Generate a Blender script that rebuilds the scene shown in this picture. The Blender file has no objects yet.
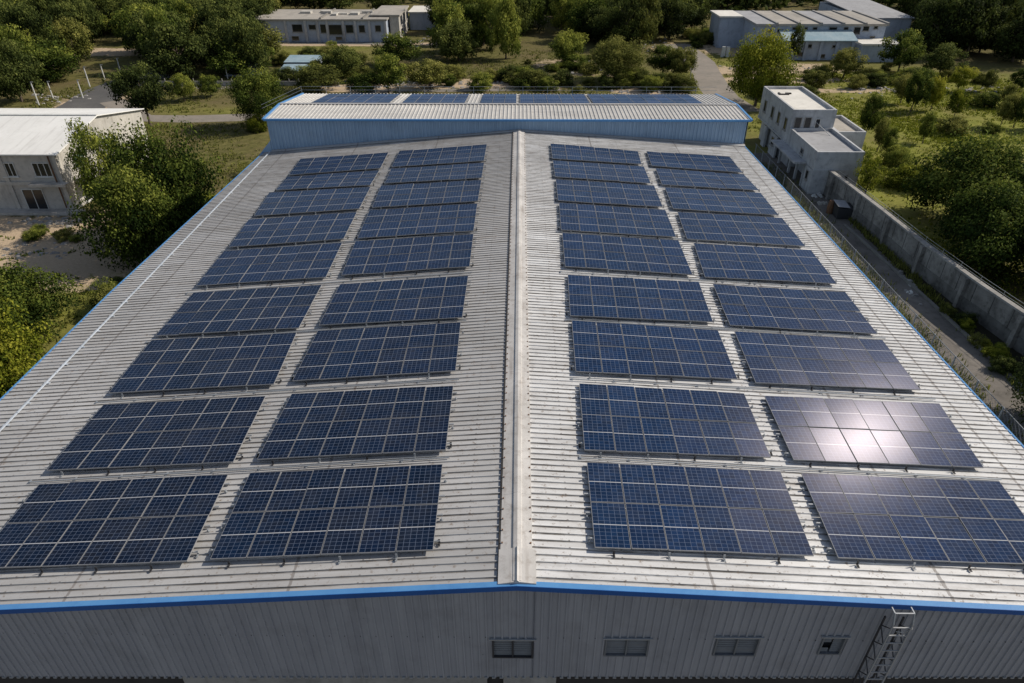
import bpy, math, random
import numpy as np
from mathutils import Matrix, Vector
random.seed(7)
rng = np.random.default_rng(11)
SC = bpy.context.scene
COL = SC.collection

# ------------------------------------------------------------------ camera
PIT, YAW, ROLL, F, CH = .581, -.011, -.001, 683.0, 27.0
fw = Vector((math.sin(YAW)*math.cos(PIT), math.cos(YAW)*math.cos(PIT), -math.sin(PIT)))
rt = Vector((math.cos(YAW), -math.sin(YAW), 0))
up = rt.cross(fw)
rt, up = rt*math.cos(ROLL)+up*math.sin(ROLL), up*math.cos(ROLL)-rt*math.sin(ROLL)
cam = bpy.data.cameras.new('camera')
cam.sensor_width = 36.0
cam.lens = F/1024*36
cam.clip_end = 3000
co = bpy.data.objects.new('camera', cam)
COL.objects.link(co)
M = Matrix((( rt.x, up.x, -fw.x, 0), (rt.y, up.y, -fw.y, 0), (rt.z, up.z, -fw.z, CH), (0, 0, 0, 1)))
co.matrix_world = M
SC.camera = co
EYE = Vector((0, 0, CH))
def ray(u, v):
    return fw + rt*((u-512)/F) + up*((341.5-v)/F)
def zp(u, v, z=0.0):                      # survey helper: the point of a level plane seen in a direction
    d = ray(u, v); return EYE + d*((z-CH)/d.z)
def yp(u, v, y):
    d = ray(u, v); return EYE + d*(y/d.y)
def xp(u, v, x):
    d = ray(u, v); return EYE + d*(x/d.x)

# ------------------------------------------------------------------ light
sd = Vector((math.sin(math.radians(76))*math.cos(math.radians(38)), math.cos(math.radians(76))*math.cos(math.radians(38)), math.sin(math.radians(38))))      # towards the sun
elev = math.asin(sd.z); az = math.atan2(sd.x, sd.y)
W = bpy.data.worlds.new('World'); SC.world = W; W.use_nodes = True
wt = W.node_tree
sky = wt.nodes.new('ShaderNodeTexSky'); sky.sky_type = 'NISHITA'; sky.sun_disc = False
sky.sun_elevation = elev; sky.sun_rotation = az; sky.air_density = 1.0; sky.dust_density = .6; sky.ozone_density = 1.5
bg = wt.nodes['Background']; bg.inputs[1].default_value = .098
hs = wt.nodes.new('ShaderNodeHueSaturation'); hs.inputs['Saturation'].default_value = .72
wt.links.new(sky.outputs[0], hs.inputs['Color']); wt.links.new(hs.outputs[0], bg.inputs[0])
sl = bpy.data.lights.new('sun', 'SUN'); sl.energy = 4.7; sl.angle = math.radians(.5); sl.color = (1, .915, .79)
so = bpy.data.objects.new('sun', sl); COL.objects.link(so)
so.rotation_euler = sd.to_track_quat('Z', 'Y').to_euler()
so.location = (60, 80, 90)
SC.view_settings.view_transform = 'Standard'; SC.view_settings.look = 'None'
SC.view_settings.exposure = 0; SC.view_settings.gamma = 1
SC.render.engine = 'CYCLES'
SC.cycles.max_bounces = 6; SC.cycles.diffuse_bounces = 3; SC.cycles.transparent_max_bounces = 6
SC.cycles.use_denoising = True

# ------------------------------------------------------------------ materials
class N:
    def __init__(s, name):
        s.m = bpy.data.materials.new(name); s.m.use_nodes = True
        s.t = s.m.node_tree; s.b = s.t.nodes['Principled BSDF']
    def n(s, typ, **kw):
        o = s.t.nodes.new(typ)
        for k, v in kw.items():
            setattr(o, k, v)
        return o
    def l(s, a, b): s.t.links.new(a, b)
    def co(s, kind='Object', scale=(1, 1, 1)):
        tc = s.n('ShaderNodeTexCoord'); mp = s.n('ShaderNodeMapping')
        s.l(tc.outputs[kind], mp.inputs[0]); mp.inputs['Scale'].default_value = scale
        return mp.outputs[0]
    def noise(s, vec, scale, detail=4, rough=.6, dist=0):
        o = s.n('ShaderNodeTexNoise'); o.inputs['Scale'].default_value = scale
        o.inputs['Detail'].default_value = detail; o.inputs['Roughness'].default_value = rough
        o.inputs['Distortion'].default_value = dist
        s.l(vec, o.inputs['Vector']); return o.outputs['Fac']
    def ramp(s, fac, stops):
        o = s.n('ShaderNodeValToRGB'); e = o.color_ramp.elements
        while len(e) < len(stops): e.new(.5)
        for q, (p, c) in zip(e, stops):
            q.position = p; q.color = c if len(c) == 4 else (*c, 1)
        s.l(fac, o.inputs[0]); return o.outputs[0]
    def mix(s, fac, a, b, typ='MIX'):
        o = s.n('ShaderNodeMix', data_type='RGBA', blend_type=typ)
        for sock, v in ((o.inputs[0], fac), (o.inputs[6], a), (o.inputs[7], b)):
            if isinstance(v, (int, float)): sock.default_value = v
            elif isinstance(v, tuple): sock.default_value = v if len(v) == 4 else (*v, 1)
            else: s.l(v, sock)
        return o.outputs[2]
    def math(s, op, a, b=0.0, c=None):
        o = s.n('ShaderNodeMath', operation=op)
        for sock, v in zip(o.inputs, (a, b, c)):
            if v is None: continue
            if isinstance(v, (int, float)): sock.default_value = v
            else: s.l(v, sock)
        return o.outputs[0]
    def attr(s, name):
        return s.n('ShaderNodeAttribute', attribute_name=name)
    def fin(s, col, rough=.7, metal=0, spec=.5, bump=None, bs=.3, bd=.02):
        if isinstance(col, tuple): s.b.inputs['Base Color'].default_value = (*col[:3], 1)
        else: s.l(col, s.b.inputs['Base Color'])
        if isinstance(rough, (int, float)): s.b.inputs['Roughness'].default_value = rough
        else: s.l(rough, s.b.inputs['Roughness'])
        s.b.inputs['Metallic'].default_value = metal
        s.b.inputs['Specular IOR Level'].default_value = spec
        if bump is not None:
            o = s.n('ShaderNodeBump'); o.inputs['Strength'].default_value = bs; o.inputs['Distance'].default_value = bd
            s.l(bump, o.inputs['Height']); s.l(o.outputs[0], s.b.inputs['Normal'])
        return s.m

def weathered(name, a, b, dark=None, s1=.35, s2=3.0, rough=.75, metal=0, streak=None, dk=.35, bump=.25):
    m = N(name); v = m.co()
    f1 = m.noise(v, s1, 6, .65); f2 = m.noise(v, s2, 5, .7)
    c = m.mix(m.ramp(f1, [(.35, (0, 0, 0)), (.68, (1, 1, 1))]), a, b)
    d = dark or tuple(x*.45 for x in a)
    c = m.mix(m.math('MULTIPLY', m.ramp(f2, [(.5, (0, 0, 0)), (.78, (1, 1, 1))]), dk), c, d)
    if streak:
        sv = m.co(scale=streak)
        f3 = m.noise(sv, 1.0, 4, .6)
        c = m.mix(m.math('MULTIPLY', m.ramp(f3, [(.52, (0, 0, 0)), (.75, (1, 1, 1))]), .5), c, d)
    return m.fin(c, rough, metal, .3, f2, bump)
def plain(name, c, rough=.6, metal=0, spec=.4):
    m = N(name); f = m.noise(m.co(), 6, 3)
    return m.fin(m.mix(f, tuple(x*.8 for x in c), tuple(min(1, x*1.15) for x in c)), rough, metal, spec)

def roof_mat(name, a, b, joints):
    m = N(name); v = m.co()
    big = m.noise(v, .16, 5, .6)
    c = m.mix(m.ramp(big, [(.35, (0, 0, 0)), (.65, (1, 1, 1))]), a, b)
    # streaks running down the slope, along the sheets
    st = m.noise(m.co(scale=(.18, 3.2, 1)), 1.0, 5, .65)
    c = m.mix(m.math('MULTIPLY', m.ramp(st, [(.42, (0, 0, 0)), (.70, (1, 1, 1))]), .50), c, (.27, .262, .255))
    # sheet-to-sheet tone
    sep = m.n('ShaderNodeSeparateXYZ'); m.l(v, sep.inputs[0])
    yb = m.math('FLOOR', m.math('DIVIDE', sep.outputs[1], 1.0))
    wn = m.n('ShaderNodeTexWhiteNoise', noise_dimensions='1D'); m.l(yb, wn.inputs['W'])
    c = m.mix(m.math('MULTIPLY', wn.outputs[0], .18), c, (.36, .35, .34))
    # lap joints: thin dirty lines along y
    w = m.noise(v, 1.3, 4, .7)
    for xj in joints:
        dd = m.math('ABSOLUTE', m.math('SUBTRACT', sep.outputs[0], xj))
        ln = m.math('LESS_THAN', dd, m.math('MULTIPLY', w, .085))
        c = m.mix(m.math('MULTIPLY', ln, .62), c, (.15, .13, .12))
    # rib shade painted as a dark line at each foot, broken along its length
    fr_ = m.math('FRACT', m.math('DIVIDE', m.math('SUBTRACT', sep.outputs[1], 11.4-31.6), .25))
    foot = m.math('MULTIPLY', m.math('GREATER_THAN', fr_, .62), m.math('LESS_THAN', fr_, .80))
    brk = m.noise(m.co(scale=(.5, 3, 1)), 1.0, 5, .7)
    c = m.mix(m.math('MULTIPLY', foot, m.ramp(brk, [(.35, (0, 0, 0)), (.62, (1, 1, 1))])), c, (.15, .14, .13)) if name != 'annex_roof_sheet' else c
    runs = m.noise(m.co(scale=(.30, 1.6, 1)), 1.0, 6, .75)
    c = m.mix(m.math('MULTIPLY', m.ramp(runs, [(.56, (0, 0, 0)), (.70, (1, 1, 1))]), .34), c, (.26, .215, .175))
    scr = m.math('FRACT', m.math('DIVIDE', sep.outputs[0], 1.42))
    dots = m.math('MULTIPLY', m.math('LESS_THAN', scr, .035), m.math('GREATER_THAN', fr_, .80))
    c = m.mix(m.math('MULTIPLY', dots, .7), c, (.12, .10, .09))
    sp = m.noise(v, 5.5, 5, .75)
    c = m.mix(m.math('MULTIPLY', m.ramp(sp, [(.575, (0, 0, 0)), (.68, (1, 1, 1))]), .85), c, (.19, .145, .11))
    sp2 = m.noise(v, 1.1, 6, .8)
    c = m.mix(m.math('MULTIPLY', m.ramp(sp2, [(.54, (0, 0, 0)), (.72, (1, 1, 1))]), .38), c, (.27, .26, .25))
    return m.fin(c, .62, 0, .3, sp, .15, .01)

def clad_mat(name, a, b, dirt):
    m = N(name); v = m.co()
    f = m.noise(m.co(scale=(2.2, 2.2, .25)), 1.0, 5, .65)
    c = m.mix(m.ramp(f, [(.35, (0, 0, 0)), (.7, (1, 1, 1))]), a, b)
    f2 = m.noise(v, .8, 6, .7)
    c = m.mix(m.math('MULTIPLY', m.ramp(f2, [(.5, (0, 0, 0)), (.72, (1, 1, 1))]), .35), c, dirt)
    f3 = m.noise(v, 7, 4, .7)
    c = m.mix(m.math('MULTIPLY', m.ramp(f3, [(.68, (0, 0, 0)), (.74, (1, 1, 1))]), .5), c, tuple(x*.4 for x in dirt))
    return m.fin(c, .5, 0, .35)

def panel_mat(coat=True):
    m = N('solar_cells' if coat else 'solar_cells_matt')
    uv = m.n('ShaderNodeUVMap'); uv.uv_map = 'UVMap'
    s = m.n('ShaderNodeSeparateXYZ'); m.l(uv.outputs[0], s.inputs[0])
    def lines(sock, n, w):
        x = m.math('FRACT', m.math('MULTIPLY', sock, n))
        d = m.math('ABSOLUTE', m.math('SUBTRACT', x, .5))
        return m.math('GREATER_THAN', d, .5-w)
    g = m.math('MAXIMUM', lines(s.outputs[0], 6, .038), lines(s.outputs[1], 12, .040))
    mid = m.math('LESS_THAN', m.math('ABSOLUTE', m.math('SUBTRACT', s.outputs[1], .5)), .009)
    fb = lines(s.outputs[0], 30, .07)
    cx = m.math('FLOOR', m.math('MULTIPLY', s.outputs[0], 6)); cy = m.math('FLOOR', m.math('MULTIPLY', s.outputs[1], 12))
    oi = m.n('ShaderNodeObjectInfo')
    cmb = m.n('ShaderNodeCombineXYZ'); m.l(cx, cmb.inputs[0]); m.l(cy, cmb.inputs[1]); m.l(m.math('MULTIPLY', oi.outputs['Random'], 91), cmb.inputs[2])
    wn = m.n('ShaderNodeTexWhiteNoise', noise_dimensions='3D'); m.l(cmb.outputs[0], wn.inputs['Vector'])
    c = m.mix(wn.outputs[0], (.003, .013, .040) if coat else (.030, .060, .125), (.005, .024, .074) if coat else (.042, .080, .160))
    c = m.mix(m.math('MULTIPLY', oi.outputs['Random'], .45), c, (.004, .021, .066) if coat else (.038, .075, .15))
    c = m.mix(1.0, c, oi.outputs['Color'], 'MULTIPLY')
    c = m.mix(m.math('MULTIPLY', fb, .10), c, (.2, .22, .26))
    c = m.mix(m.math('MULTIPLY', g, .62), c, (.14, .175, .25))
    c = m.mix(m.math('MULTIPLY', mid, .9), c, (.42, .43, .45))
    dust = m.noise(m.co(), 1.2, 6, .7)
    c = m.mix(m.math('MULTIPLY', m.ramp(dust, [(.45, (0, 0, 0)), (.8, (1, 1, 1))]), .06), c, (.35, .33, .30))
    r = m.math('ADD', m.math('MULTIPLY', dust, .10), .17)
    m.b.inputs['Specular Tint'].default_value = (.62, .68, 1, 1)
    # added gloss layer, normal tilted to place the sun glare on the right slope
    nv = (sd-ray(873, 412).normalized()).normalized()
    cn = m.n('ShaderNodeCombineXYZ')
    for i in range(3): cn.inputs[i].default_value = nv[i]
    tn = m.n('ShaderNodeVectorMath', operation='ADD'); ge = m.n('ShaderNodeNewGeometry'); m.l(ge.outputs['Normal'], tn.inputs[0]); tn.inputs[1].default_value = (nv.x*1.04-.065, nv.y*1.0, nv.z-.998)
    nz = m.n('ShaderNodeVectorMath', operation='NORMALIZE'); m.l(tn.outputs[0], nz.inputs[0])
    m.fin(c, r if coat else .9, 0, .075 if coat else .0)
    if coat:
        gl = m.n('ShaderNodeBsdfGlossy'); gl.inputs['Color'].default_value = (.0034, .0032, .0037, 1); gl.inputs['Roughness'].default_value = .205
        m.l(nz.outputs[0], gl.inputs['Normal'])
        ad = m.n('ShaderNodeAddShader'); m.l(m.b.outputs[0], ad.inputs[0]); m.l(gl.outputs[0], ad.inputs[1]); m.l(ad.outputs[0], m.t.nodes['Material Output'].inputs[0])
    return m.m

def leaf_mat(name, dark, mid, light):
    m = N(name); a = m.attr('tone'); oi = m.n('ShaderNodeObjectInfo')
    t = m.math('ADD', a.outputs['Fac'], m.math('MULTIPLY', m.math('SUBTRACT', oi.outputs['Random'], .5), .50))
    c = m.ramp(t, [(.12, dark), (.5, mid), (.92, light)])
    m.fin(c, .8, 0, .08)
    tr = m.n('ShaderNodeBsdfTranslucent'); m.l(c, tr.inputs[0])
    mx = m.n('ShaderNodeMixShader'); mx.inputs[0].default_value = .32
    out = m.t.nodes['Material Output']
    m.l(m.b.outputs[0], mx.inputs[1]); m.l(tr.outputs[0], mx.inputs[2]); m.l(mx.outputs[0], out.inputs[0])
    return m.m

MAT = {}
MAT['roof_l'] = roof_mat('roof_sheet_shade_grey', (.48, .475, .475), (.365, .365, .368), (-6.1, -12.3, -17.9))  # left slope: darker copy, its turn from the sun put into the colour
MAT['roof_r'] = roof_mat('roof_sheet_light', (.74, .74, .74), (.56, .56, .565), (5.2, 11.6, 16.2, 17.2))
MAT['roof_a'] = roof_mat('annex_roof_sheet', (.58, .56, .53), (.46, .45, .43), (99,))
MAT['cap'] = weathered('ridge_cap_metal', (.56, .54, .52), (.40, .385, .37), (.16, .12, .09), .5, 3.5, .6, 0, (3, .25, 1), .6)
MAT['clad'] = clad_mat('grey_cladding', (.325, .330, .355), (.255, .262, .29), (.14, .138, .140))
MAT['clad_b'] = clad_mat('blue_cladding', (.27, .385, .53), (.22, .325, .46), (.18, .22, .28))
MAT['blue'] = weathered('blue_trim', (.075, .22, .47), (.10, .27, .52), (.03, .12, .35), .6, 3, .45, 0, None, .3)
MAT['blue_d'] = weathered('dark_blue_trim', (.012, .085, .30), (.015, .10, .34), (.01, .05, .16), .6, 3, .5, 0, None, .3)
MAT['tray'] = weathered('pale_tray', (.46, .50, .56), (.34, .38, .43), (.3, .3, .3), .8, 4, .5)
MAT['alu'] = plain('aluminium', (.42, .43, .44), .42, .35)
MAT['frame'] = plain('panel_frame', (.27, .27, .275), .5, .1)
MAT['steel'] = plain('galvanised_steel', (.38, .40, .42), .45, .5)
MAT['louvre'] = plain('louvre_metal', (.17, .18, .195), .6, .2)
MAT['darkmetal'] = plain('dark_metal', (.05, .05, .055), .6, .3)
MAT['panel'] = panel_mat(); MAT['panel_matt'] = panel_mat(False)
MAT['conc'] = weathered('old_concrete', (.36, .345, .325), (.235, .225, .215), (.08, .075, .07), .4, 2.2, .9, 0, (1.6, 1.6, .2), .55)
MAT['conc_b'] = weathered('bluish_render', (.50, .505, .515), (.36, .365, .375), (.10, .10, .11), .35, 1.8, .9, 0, (1.4, 1.4, .2), .5)
MAT['conc_w'] = weathered('pale_render', (.50, .475, .43), (.37, .355, .325), (.2, .18, .15), .35, 2, .9, 0, (1.4, 1.4, .2), .4)
MAT['rooftop'] = weathered('flat_roof_screed', (.74, .71, .65), (.60, .575, .525), (.26, .24, .20), .3, 1.3, .9, 0, None, .4)
MAT['rooftop_d'] = weathered('grey_flat_roof', (.36, .36, .37), (.28, .28, .29), (.14, .13, .12), .3, 1.5, .9, 0, None, .5)
MAT['rooftop_b'] = weathered('brown_flat_roof', (.40, .365, .32), (.30, .28, .25), (.14, .13, .115), .12, .8, .9, 0, (.6, .08, 1), .5)
MAT['whiteroof'] = weathered('white_sheet_roof', (.80, .79, .76), (.70, .69, .66), (.45, .43, .40), .15, 1.5, .6, 0, (2.0, .1, 1), .25)
MAT['bluewall'] = weathered('pale_blue_wall', (.42, .47, .56), (.32, .37, .45), (.13, .15, .19), .12, 1.2, .85, 0, (.7, .7, .12), .5)
MAT['stained'] = weathered('stained_wall', (.30, .285, .265), (.13, .122, .115), (.03, .028, .025), .55, 2.4, .95, 0, (.9, .9, .10), .85)
MAT['stained_d'] = weathered('dark_stained_wall', (.20, .19, .18), (.10, .095, .09), (.03, .028, .025), .55, 2.4, .95, 0, (.9, .9, .10), .85)
MAT['render_warm'] = weathered('warm_grey_render', (.52, .49, .45), (.38, .36, .335), (.15, .14, .13), .4, 2.0, .9, 0, (1.6, 1.6, .2), .55)
MAT['glass'] = plain('dark_window', (.015, .018, .022), .15, 0, .6)
MAT['glassg'] = plain('greenish_window', (.06, .12, .11), .15, 0, .6)
MAT['whitepaint'] = weathered('white_paint', (.62, .62, .60), (.5, .5, .48), (.25, .23, .2), 1, 4, .6)
MAT['rust'] = weathered('rusty_metal', (.20, .10, .05), (.12, .07, .05), (.03, .02, .02), 2, 6, .8)
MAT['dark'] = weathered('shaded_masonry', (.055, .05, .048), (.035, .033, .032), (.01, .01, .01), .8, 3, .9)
MAT['tealroof'] = weathered('teal_sheet_roof', (.22, .32, .38), (.34, .42, .46), (.1, .12, .13), .4, 2, .6)
MAT['asphalt'] = weathered('worn_asphalt', (.085, .083, .082), (.12, .115, .11), (.045, .045, .045), .25, 2.5, .95, 0, None, .5)
MAT['paleroad'] = weathered('dusty_track', (.27, .235, .20), (.20, .18, .155), (.10, .10, .06), .3, 1.5, .95, 0, None, .5)
MAT['kerb'] = weathered('kerb_concrete', (.22, .21, .19), (.15, .14, .13), (.1, .1, .08), .8, 3, .9)
MAT['alley'] = weathered('alley_concrete', (.20, .180, .160), (.11, .10, .09), (.03, .03, .024), .22, 1.4, .95, 0, None, .75)
MAT['bark'] = weathered('bark', (.13, .10, .075), (.08, .065, .05), (.03, .025, .02), 1.5, 6, .95)
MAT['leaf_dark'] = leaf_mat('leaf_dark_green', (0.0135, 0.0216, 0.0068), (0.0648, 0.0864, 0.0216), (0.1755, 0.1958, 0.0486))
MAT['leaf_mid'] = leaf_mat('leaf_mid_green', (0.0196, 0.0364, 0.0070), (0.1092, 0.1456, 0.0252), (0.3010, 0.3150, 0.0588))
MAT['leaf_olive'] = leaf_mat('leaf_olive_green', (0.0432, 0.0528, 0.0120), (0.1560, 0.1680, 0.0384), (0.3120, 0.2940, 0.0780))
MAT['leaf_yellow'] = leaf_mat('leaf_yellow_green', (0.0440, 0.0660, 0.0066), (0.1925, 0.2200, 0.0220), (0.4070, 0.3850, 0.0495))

def ground_mat():
    m = N('ground_cover'); v = m.co()
    a = m.n('ShaderNodeVertexColor'); a.layer_name = 'cover'
    s = m.n('ShaderNodeSeparateColor'); m.l(a.outputs[0], s.inputs[0])
    n1 = m.noise(v, .12, 6, .65); n2 = m.noise(v, .9, 7, .72); n3 = m.noise(v, 3.5, 5, .7)
    grass = m.ramp(n2, [(.28, (.045, .047, .014)), (.5, (.115, .108, .036)), (.72, (.190, .165, .065))])
    grass = m.mix(m.ramp(n1, [(.42, (0, 0, 0)), (.62, (1, 1, 1))]), grass, m.ramp(n3, [(.3, (.080, .070, .030)), (.7, (.180, .140, .072))]))
    mead = m.ramp(n2, [(.25, (.10, .115, .020)), (.5, (.195, .205, .038)), (.75, (.28, .255, .065))])
    mead = m.mix(m.math('MULTIPLY', m.ramp(n1, [(.45, (0, 0, 0)), (.62, (1, 1, 1))]), .6), mead, (.170, .140, .055))
    c = m.mix(s.outputs[1], grass, mead)
    dirt = m.mix(n3, (.32, .24, .16), (.56, .44, .31))
    f = m.math('ADD', s.outputs[0], m.math('MULTIPLY', m.math('SUBTRACT', m.math('ADD', m.math('MULTIPLY', n2, .6), m.math('MULTIPLY', n1, .4)), .5), 1.5))
    c = m.mix(m.ramp(f, [(.46, (0, 0, 0)), (.56, (1, 1, 1))]), c, dirt)
    f3 = m.math('ADD', s.outputs[2], m.math('MULTIPLY', m.math('SUBTRACT', n2, .5), .8))
    c = m.mix(m.ramp(f3, [(.4, (0, 0, 0)), (.6, (1, 1, 1))]), c, m.mix(n3, (.022, .022, .014), (.055, .048, .034)))
    return m.fin(c, .95, 0, .1, n3, .6, .12)
MAT['ground'] = ground_mat()

# ------------------------------------------------------------------ mesh helpers
class MB:
    def __init__(s): s.v = []; s.f = []; s.m = []; s.uv = {}
    def face(s, pts, mi=0, uv=None):
        i = len(s.v); s.v += [tuple(p) for p in pts]; s.f.append(tuple(range(i, i+len(pts)))); s.m.append(mi)
        if uv: s.uv[len(s.f)-1] = uv
        return s
    def box(s, x0, x1, y0, y1, z0, z1, mi=0):
        return s.hexa([(x0, y0, z0), (x1, y0, z0), (x1, y1, z0), (x0, y1, z0)], [(x0, y0, z1), (x1, y0, z1), (x1, y1, z1), (x0, y1, z1)], mi)
    def hexa(s, lo, hi, mi=0):
        i = len(s.v); s.v += [tuple(p) for p in lo]+[tuple(p) for p in hi]; n = len(lo)
        s.f.append(tuple(i+k for k in reversed(range(n)))); s.f.append(tuple(i+n+k for k in range(n))); s.m += [mi, mi]
        for k in range(n):
            s.f.append((i+k, i+(k+1) % n, i+n+(k+1) % n, i+n+k)); s.m.append(mi)
        return s
    def bar(s, a, b, w, h=None, mi=0):          # rectangular bar between two points
        a = Vector(a); b = Vector(b); h = h or w
        d = (b-a).normalized(); q = Vector((0, 0, 1)) if abs(d.z) < .95 else Vector((0, 1, 0))
        e = d.cross(q).normalized(); g = e.cross(d).normalized()
        def ring(p): return [p-e*w/2-g*h/2, p+e*w/2-g*h/2, p+e*w/2+g*h/2, p-e*w/2+g*h/2]
        return s.hexa(ring(a), ring(b), mi)
    def tube(s, pts, rad, n=6, mi=0):
        rings = []
        for k, p in enumerate(pts):
            p = Vector(p)
            d = (Vector(pts[min(k+1, len(pts)-1)])-Vector(pts[max(k-1, 0)])).normalized()
            q = Vector((0, 0, 1)) if abs(d.z) < .9 else Vector((1, 0, 0))
            e = d.cross(q).normalized(); g = e.cross(d)
            r = rad[k] if isinstance(rad, (list, tuple)) else rad
            i = len(s.v)
            for j in range(n):
                t = 2*math.pi*j/n; s.v.append(tuple(p+e*r*math.cos(t)+g*r*math.sin(t)))
            rings.append(i)
        for a, b in zip(rings, rings[1:]):
            for j in range(n):
                s.f.append((a+j, a+(j+1) % n, b+(j+1) % n, b+j)); s.m.append(mi)
        s.f.append(tuple(rings[0]+j for j in reversed(range(n)))); s.f.append(tuple(rings[-1]+j for j in range(n))); s.m += [mi, mi]
        return s
    def build(s, name, mats, parent=None, smooth=False):
        off = parent.location if parent else Vector((0, 0, 0))
        if parent and parent.parent: off = off + parent.parent.location
        me = bpy.data.meshes.new(name)
        me.from_pydata([(a-off.x, b-off.y, c-off.z) for a, b, c in s.v], [], s.f)
        for mt in (mats if isinstance(mats, (list, tuple)) else [mats]): me.materials.append(mt)
        me.polygons.foreach_set('material_index', s.m)
        if s.uv:
            uv = me.uv_layers.new(name='UVMap')
            for fi, c in s.uv.items():
                for li, q in zip(me.polygons[fi].loop_indices, c): uv.data[li].uv = q
        if smooth: me.polygons.foreach_set('use_smooth', [True]*len(me.polygons))
        me.update()
        o = bpy.data.objects.new(name, me); COL.objects.link(o)
        if parent: o.parent = parent
        return o
def tag(o, label, cat, group=None):
    o['label'] = label; o['category'] = cat
    if group: o['group'] = group
    return o
def struct(o, kind='structure'):
    o['kind'] = kind; return o
def thing(name, label, cat, loc, group=None):
    o = bpy.data.objects.new(name, None); COL.objects.link(o); o.location = loc
    o.empty_display_size = .5
    return tag(o, label, cat, group)
TONE = [1.0]
def corr(mb, A, B, L, nrm, prof, mi=0):
    """ribbed sheet: A(t), B(t) are the two long ends, ribs across; prof = (period, [(t, h)...])"""
    per, pts = prof; ts = []; k = 0
    while k*per < L:
        for t, h in pts:
            if k*per+t <= L: ts.append((k*per+t, h))
        k += 1
    ts.append((L, 0)); n = Vector(nrm); i = len(mb.v)
    for t, h in ts:
        mb.v.append(tuple(Vector(A(t))+n*h)); mb.v.append(tuple(Vector(B(t))+n*h))
    for k in range(len(ts)-1):
        a = i+2*k; mb.f.append((a, a+1, a+3, a+2)); mb.m.append(mi)
# ------------------------------------------------------------------ main hall
RZ, SL, SR, Y0, Y1 = 12.0, .085, .063, 11.4, 51.8
def wl(y): return 20.42-max(0, (y-30)/21.8)*.80
def wr(y): return 17.62-(y-Y0)/(Y1-Y0)*.58
def rz(x): return RZ-(SL*-x if x < 0 else SR*x)
ROOF = (.25, [(0, 0), (.185, 0), (.20, .035), (.232, .035)])
hall = thing('factory_hall', 'large ribbed metal hall with white ridge cap and blue roof edges, carrying the solar arrays', 'factory hall', (0, 31.6, 0))
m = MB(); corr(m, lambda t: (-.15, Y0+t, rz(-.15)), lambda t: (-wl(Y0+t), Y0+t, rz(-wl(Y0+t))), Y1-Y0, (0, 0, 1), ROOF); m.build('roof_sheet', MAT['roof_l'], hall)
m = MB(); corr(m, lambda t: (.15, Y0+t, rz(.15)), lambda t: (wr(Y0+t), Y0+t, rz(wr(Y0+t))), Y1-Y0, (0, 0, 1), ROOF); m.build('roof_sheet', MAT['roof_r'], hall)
# ridge cap in overlapping lengths with a raised crest
m = MB(); n = 13
for k in range(n):
    a = Y0-.02+(Y1-Y0)*k/n; b = Y0+(Y1-Y0)*(k+1)/n+(.10 if k < n-1 else 0); e = .004*(k % 2)
    prof = [(-.46, -.005), (-.46, .05), (-.13, .085), (-.11, .125), (.0, .145), (.11, .125), (.13, .085), (.41, .055), (.41, -.005)]
    P = [(x, rz(x)+h+e+.01) for x, h in prof]
    for (x1, z1), (x2, z2) in zip(P, P[1:]): m.face([(x1, a, z1), (x2, a, z2), (x2, b, z2), (x1, b, z1)])
    m.face([(x, a, z) for x, z in P])
# plain end piece at the gable
P = [(x, rz(x)+h+.03) for x, h in [(-.50, 0), (-.50, .05), (-.06, .10), (0, .16), (.06, .10), (.50, .06), (.50, 0)]]
a, b = Y0-.06, Y0+1.05
for (x1, z1), (x2, z2) in zip(P, P[1:]): m.face([(x1, a, z1), (x2, a, z2), (x2, b, z2), (x1, b, z1)])
m.face([(x, a, z) for x, z in P]); m.face([(x, b, z) for x, z in P])
m.build('ridge_cap', MAT['cap'], hall)
m = MB()
for k in range(96):                            # fixing bolts and stains along the cap
    for x in (-.42, .37):
        y = Y0+1.3+k*.42+random.uniform(-.05, .05)
        if y < Y1-.3: m.box(x-.02, x+.02, y-.02, y+.02, rz(x)+.07, rz(x)+.10)
struct(m.build('bolt_row', MAT['rust'], hall), 'stuff')
m = MB(); m.hexa([(-.52, Y0, rz(-.5)+.036), (-.465, Y0, rz(-.5)+.036), (-.465, Y1, rz(-.5)+.036), (-.52, Y1, rz(-.5)+.036)], [(-.51, Y0, rz(-.5)+.055), (-.465, Y0, rz(-.5)+.055), (-.465, Y1, rz(-.5)+.055), (-.51, Y1, rz(-.5)+.055)]); m.build('cap_shadow_strip', MAT['dark'], hall)  # dark strip drawn as the cap's shadow along its left edge
# gable wall: upper cladding, openings left free for the vents
def cb(x): return 12-4.72+(x+15.5)*.0165     # bottom line of the cladding
VENTS = [(-.70, .47, 8.55, 9.43), (2.50, 3.74, 8.68, 9.52), (5.60, 6.82, 8.75, 9.62), (8.55, 9.20, 8.86, 9.68)]
CL = (.22, [(0, 0), (.010, .035), (.050, .035), (.060, 0)])
m = MB(); YW = Y0+.10
def clad(x0, x1, zb, zt):
    per, pts = CL; xs = [x0]; k = math.floor(x0/per)
    hs = [0]
    while k*per < x1:
        for t, h in pts:
            if x0 < k*per+t < x1: xs.append(k*per+t); hs.append(h)
        k += 1
    xs.append(x1); hs.append(0)
    for (a, ha), (b, hb) in zip(zip(xs, hs), zip(xs[1:], hs[1:])):
        m.face([(a, YW-ha, zb(a)), (b, YW-hb, zb(b)), (b, YW-hb, zt(b)), (a, YW-ha, zt(a))])
top = lambda x: rz(x)-.02
xe = -wl(Y0)
for (a, b, c, d) in VENTS:
    clad(xe, a, cb, top); clad(a, b, cb, lambda x: c); clad(a, b, lambda x: d, top); xe = b
clad(xe, wr(Y0), cb, top)
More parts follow.
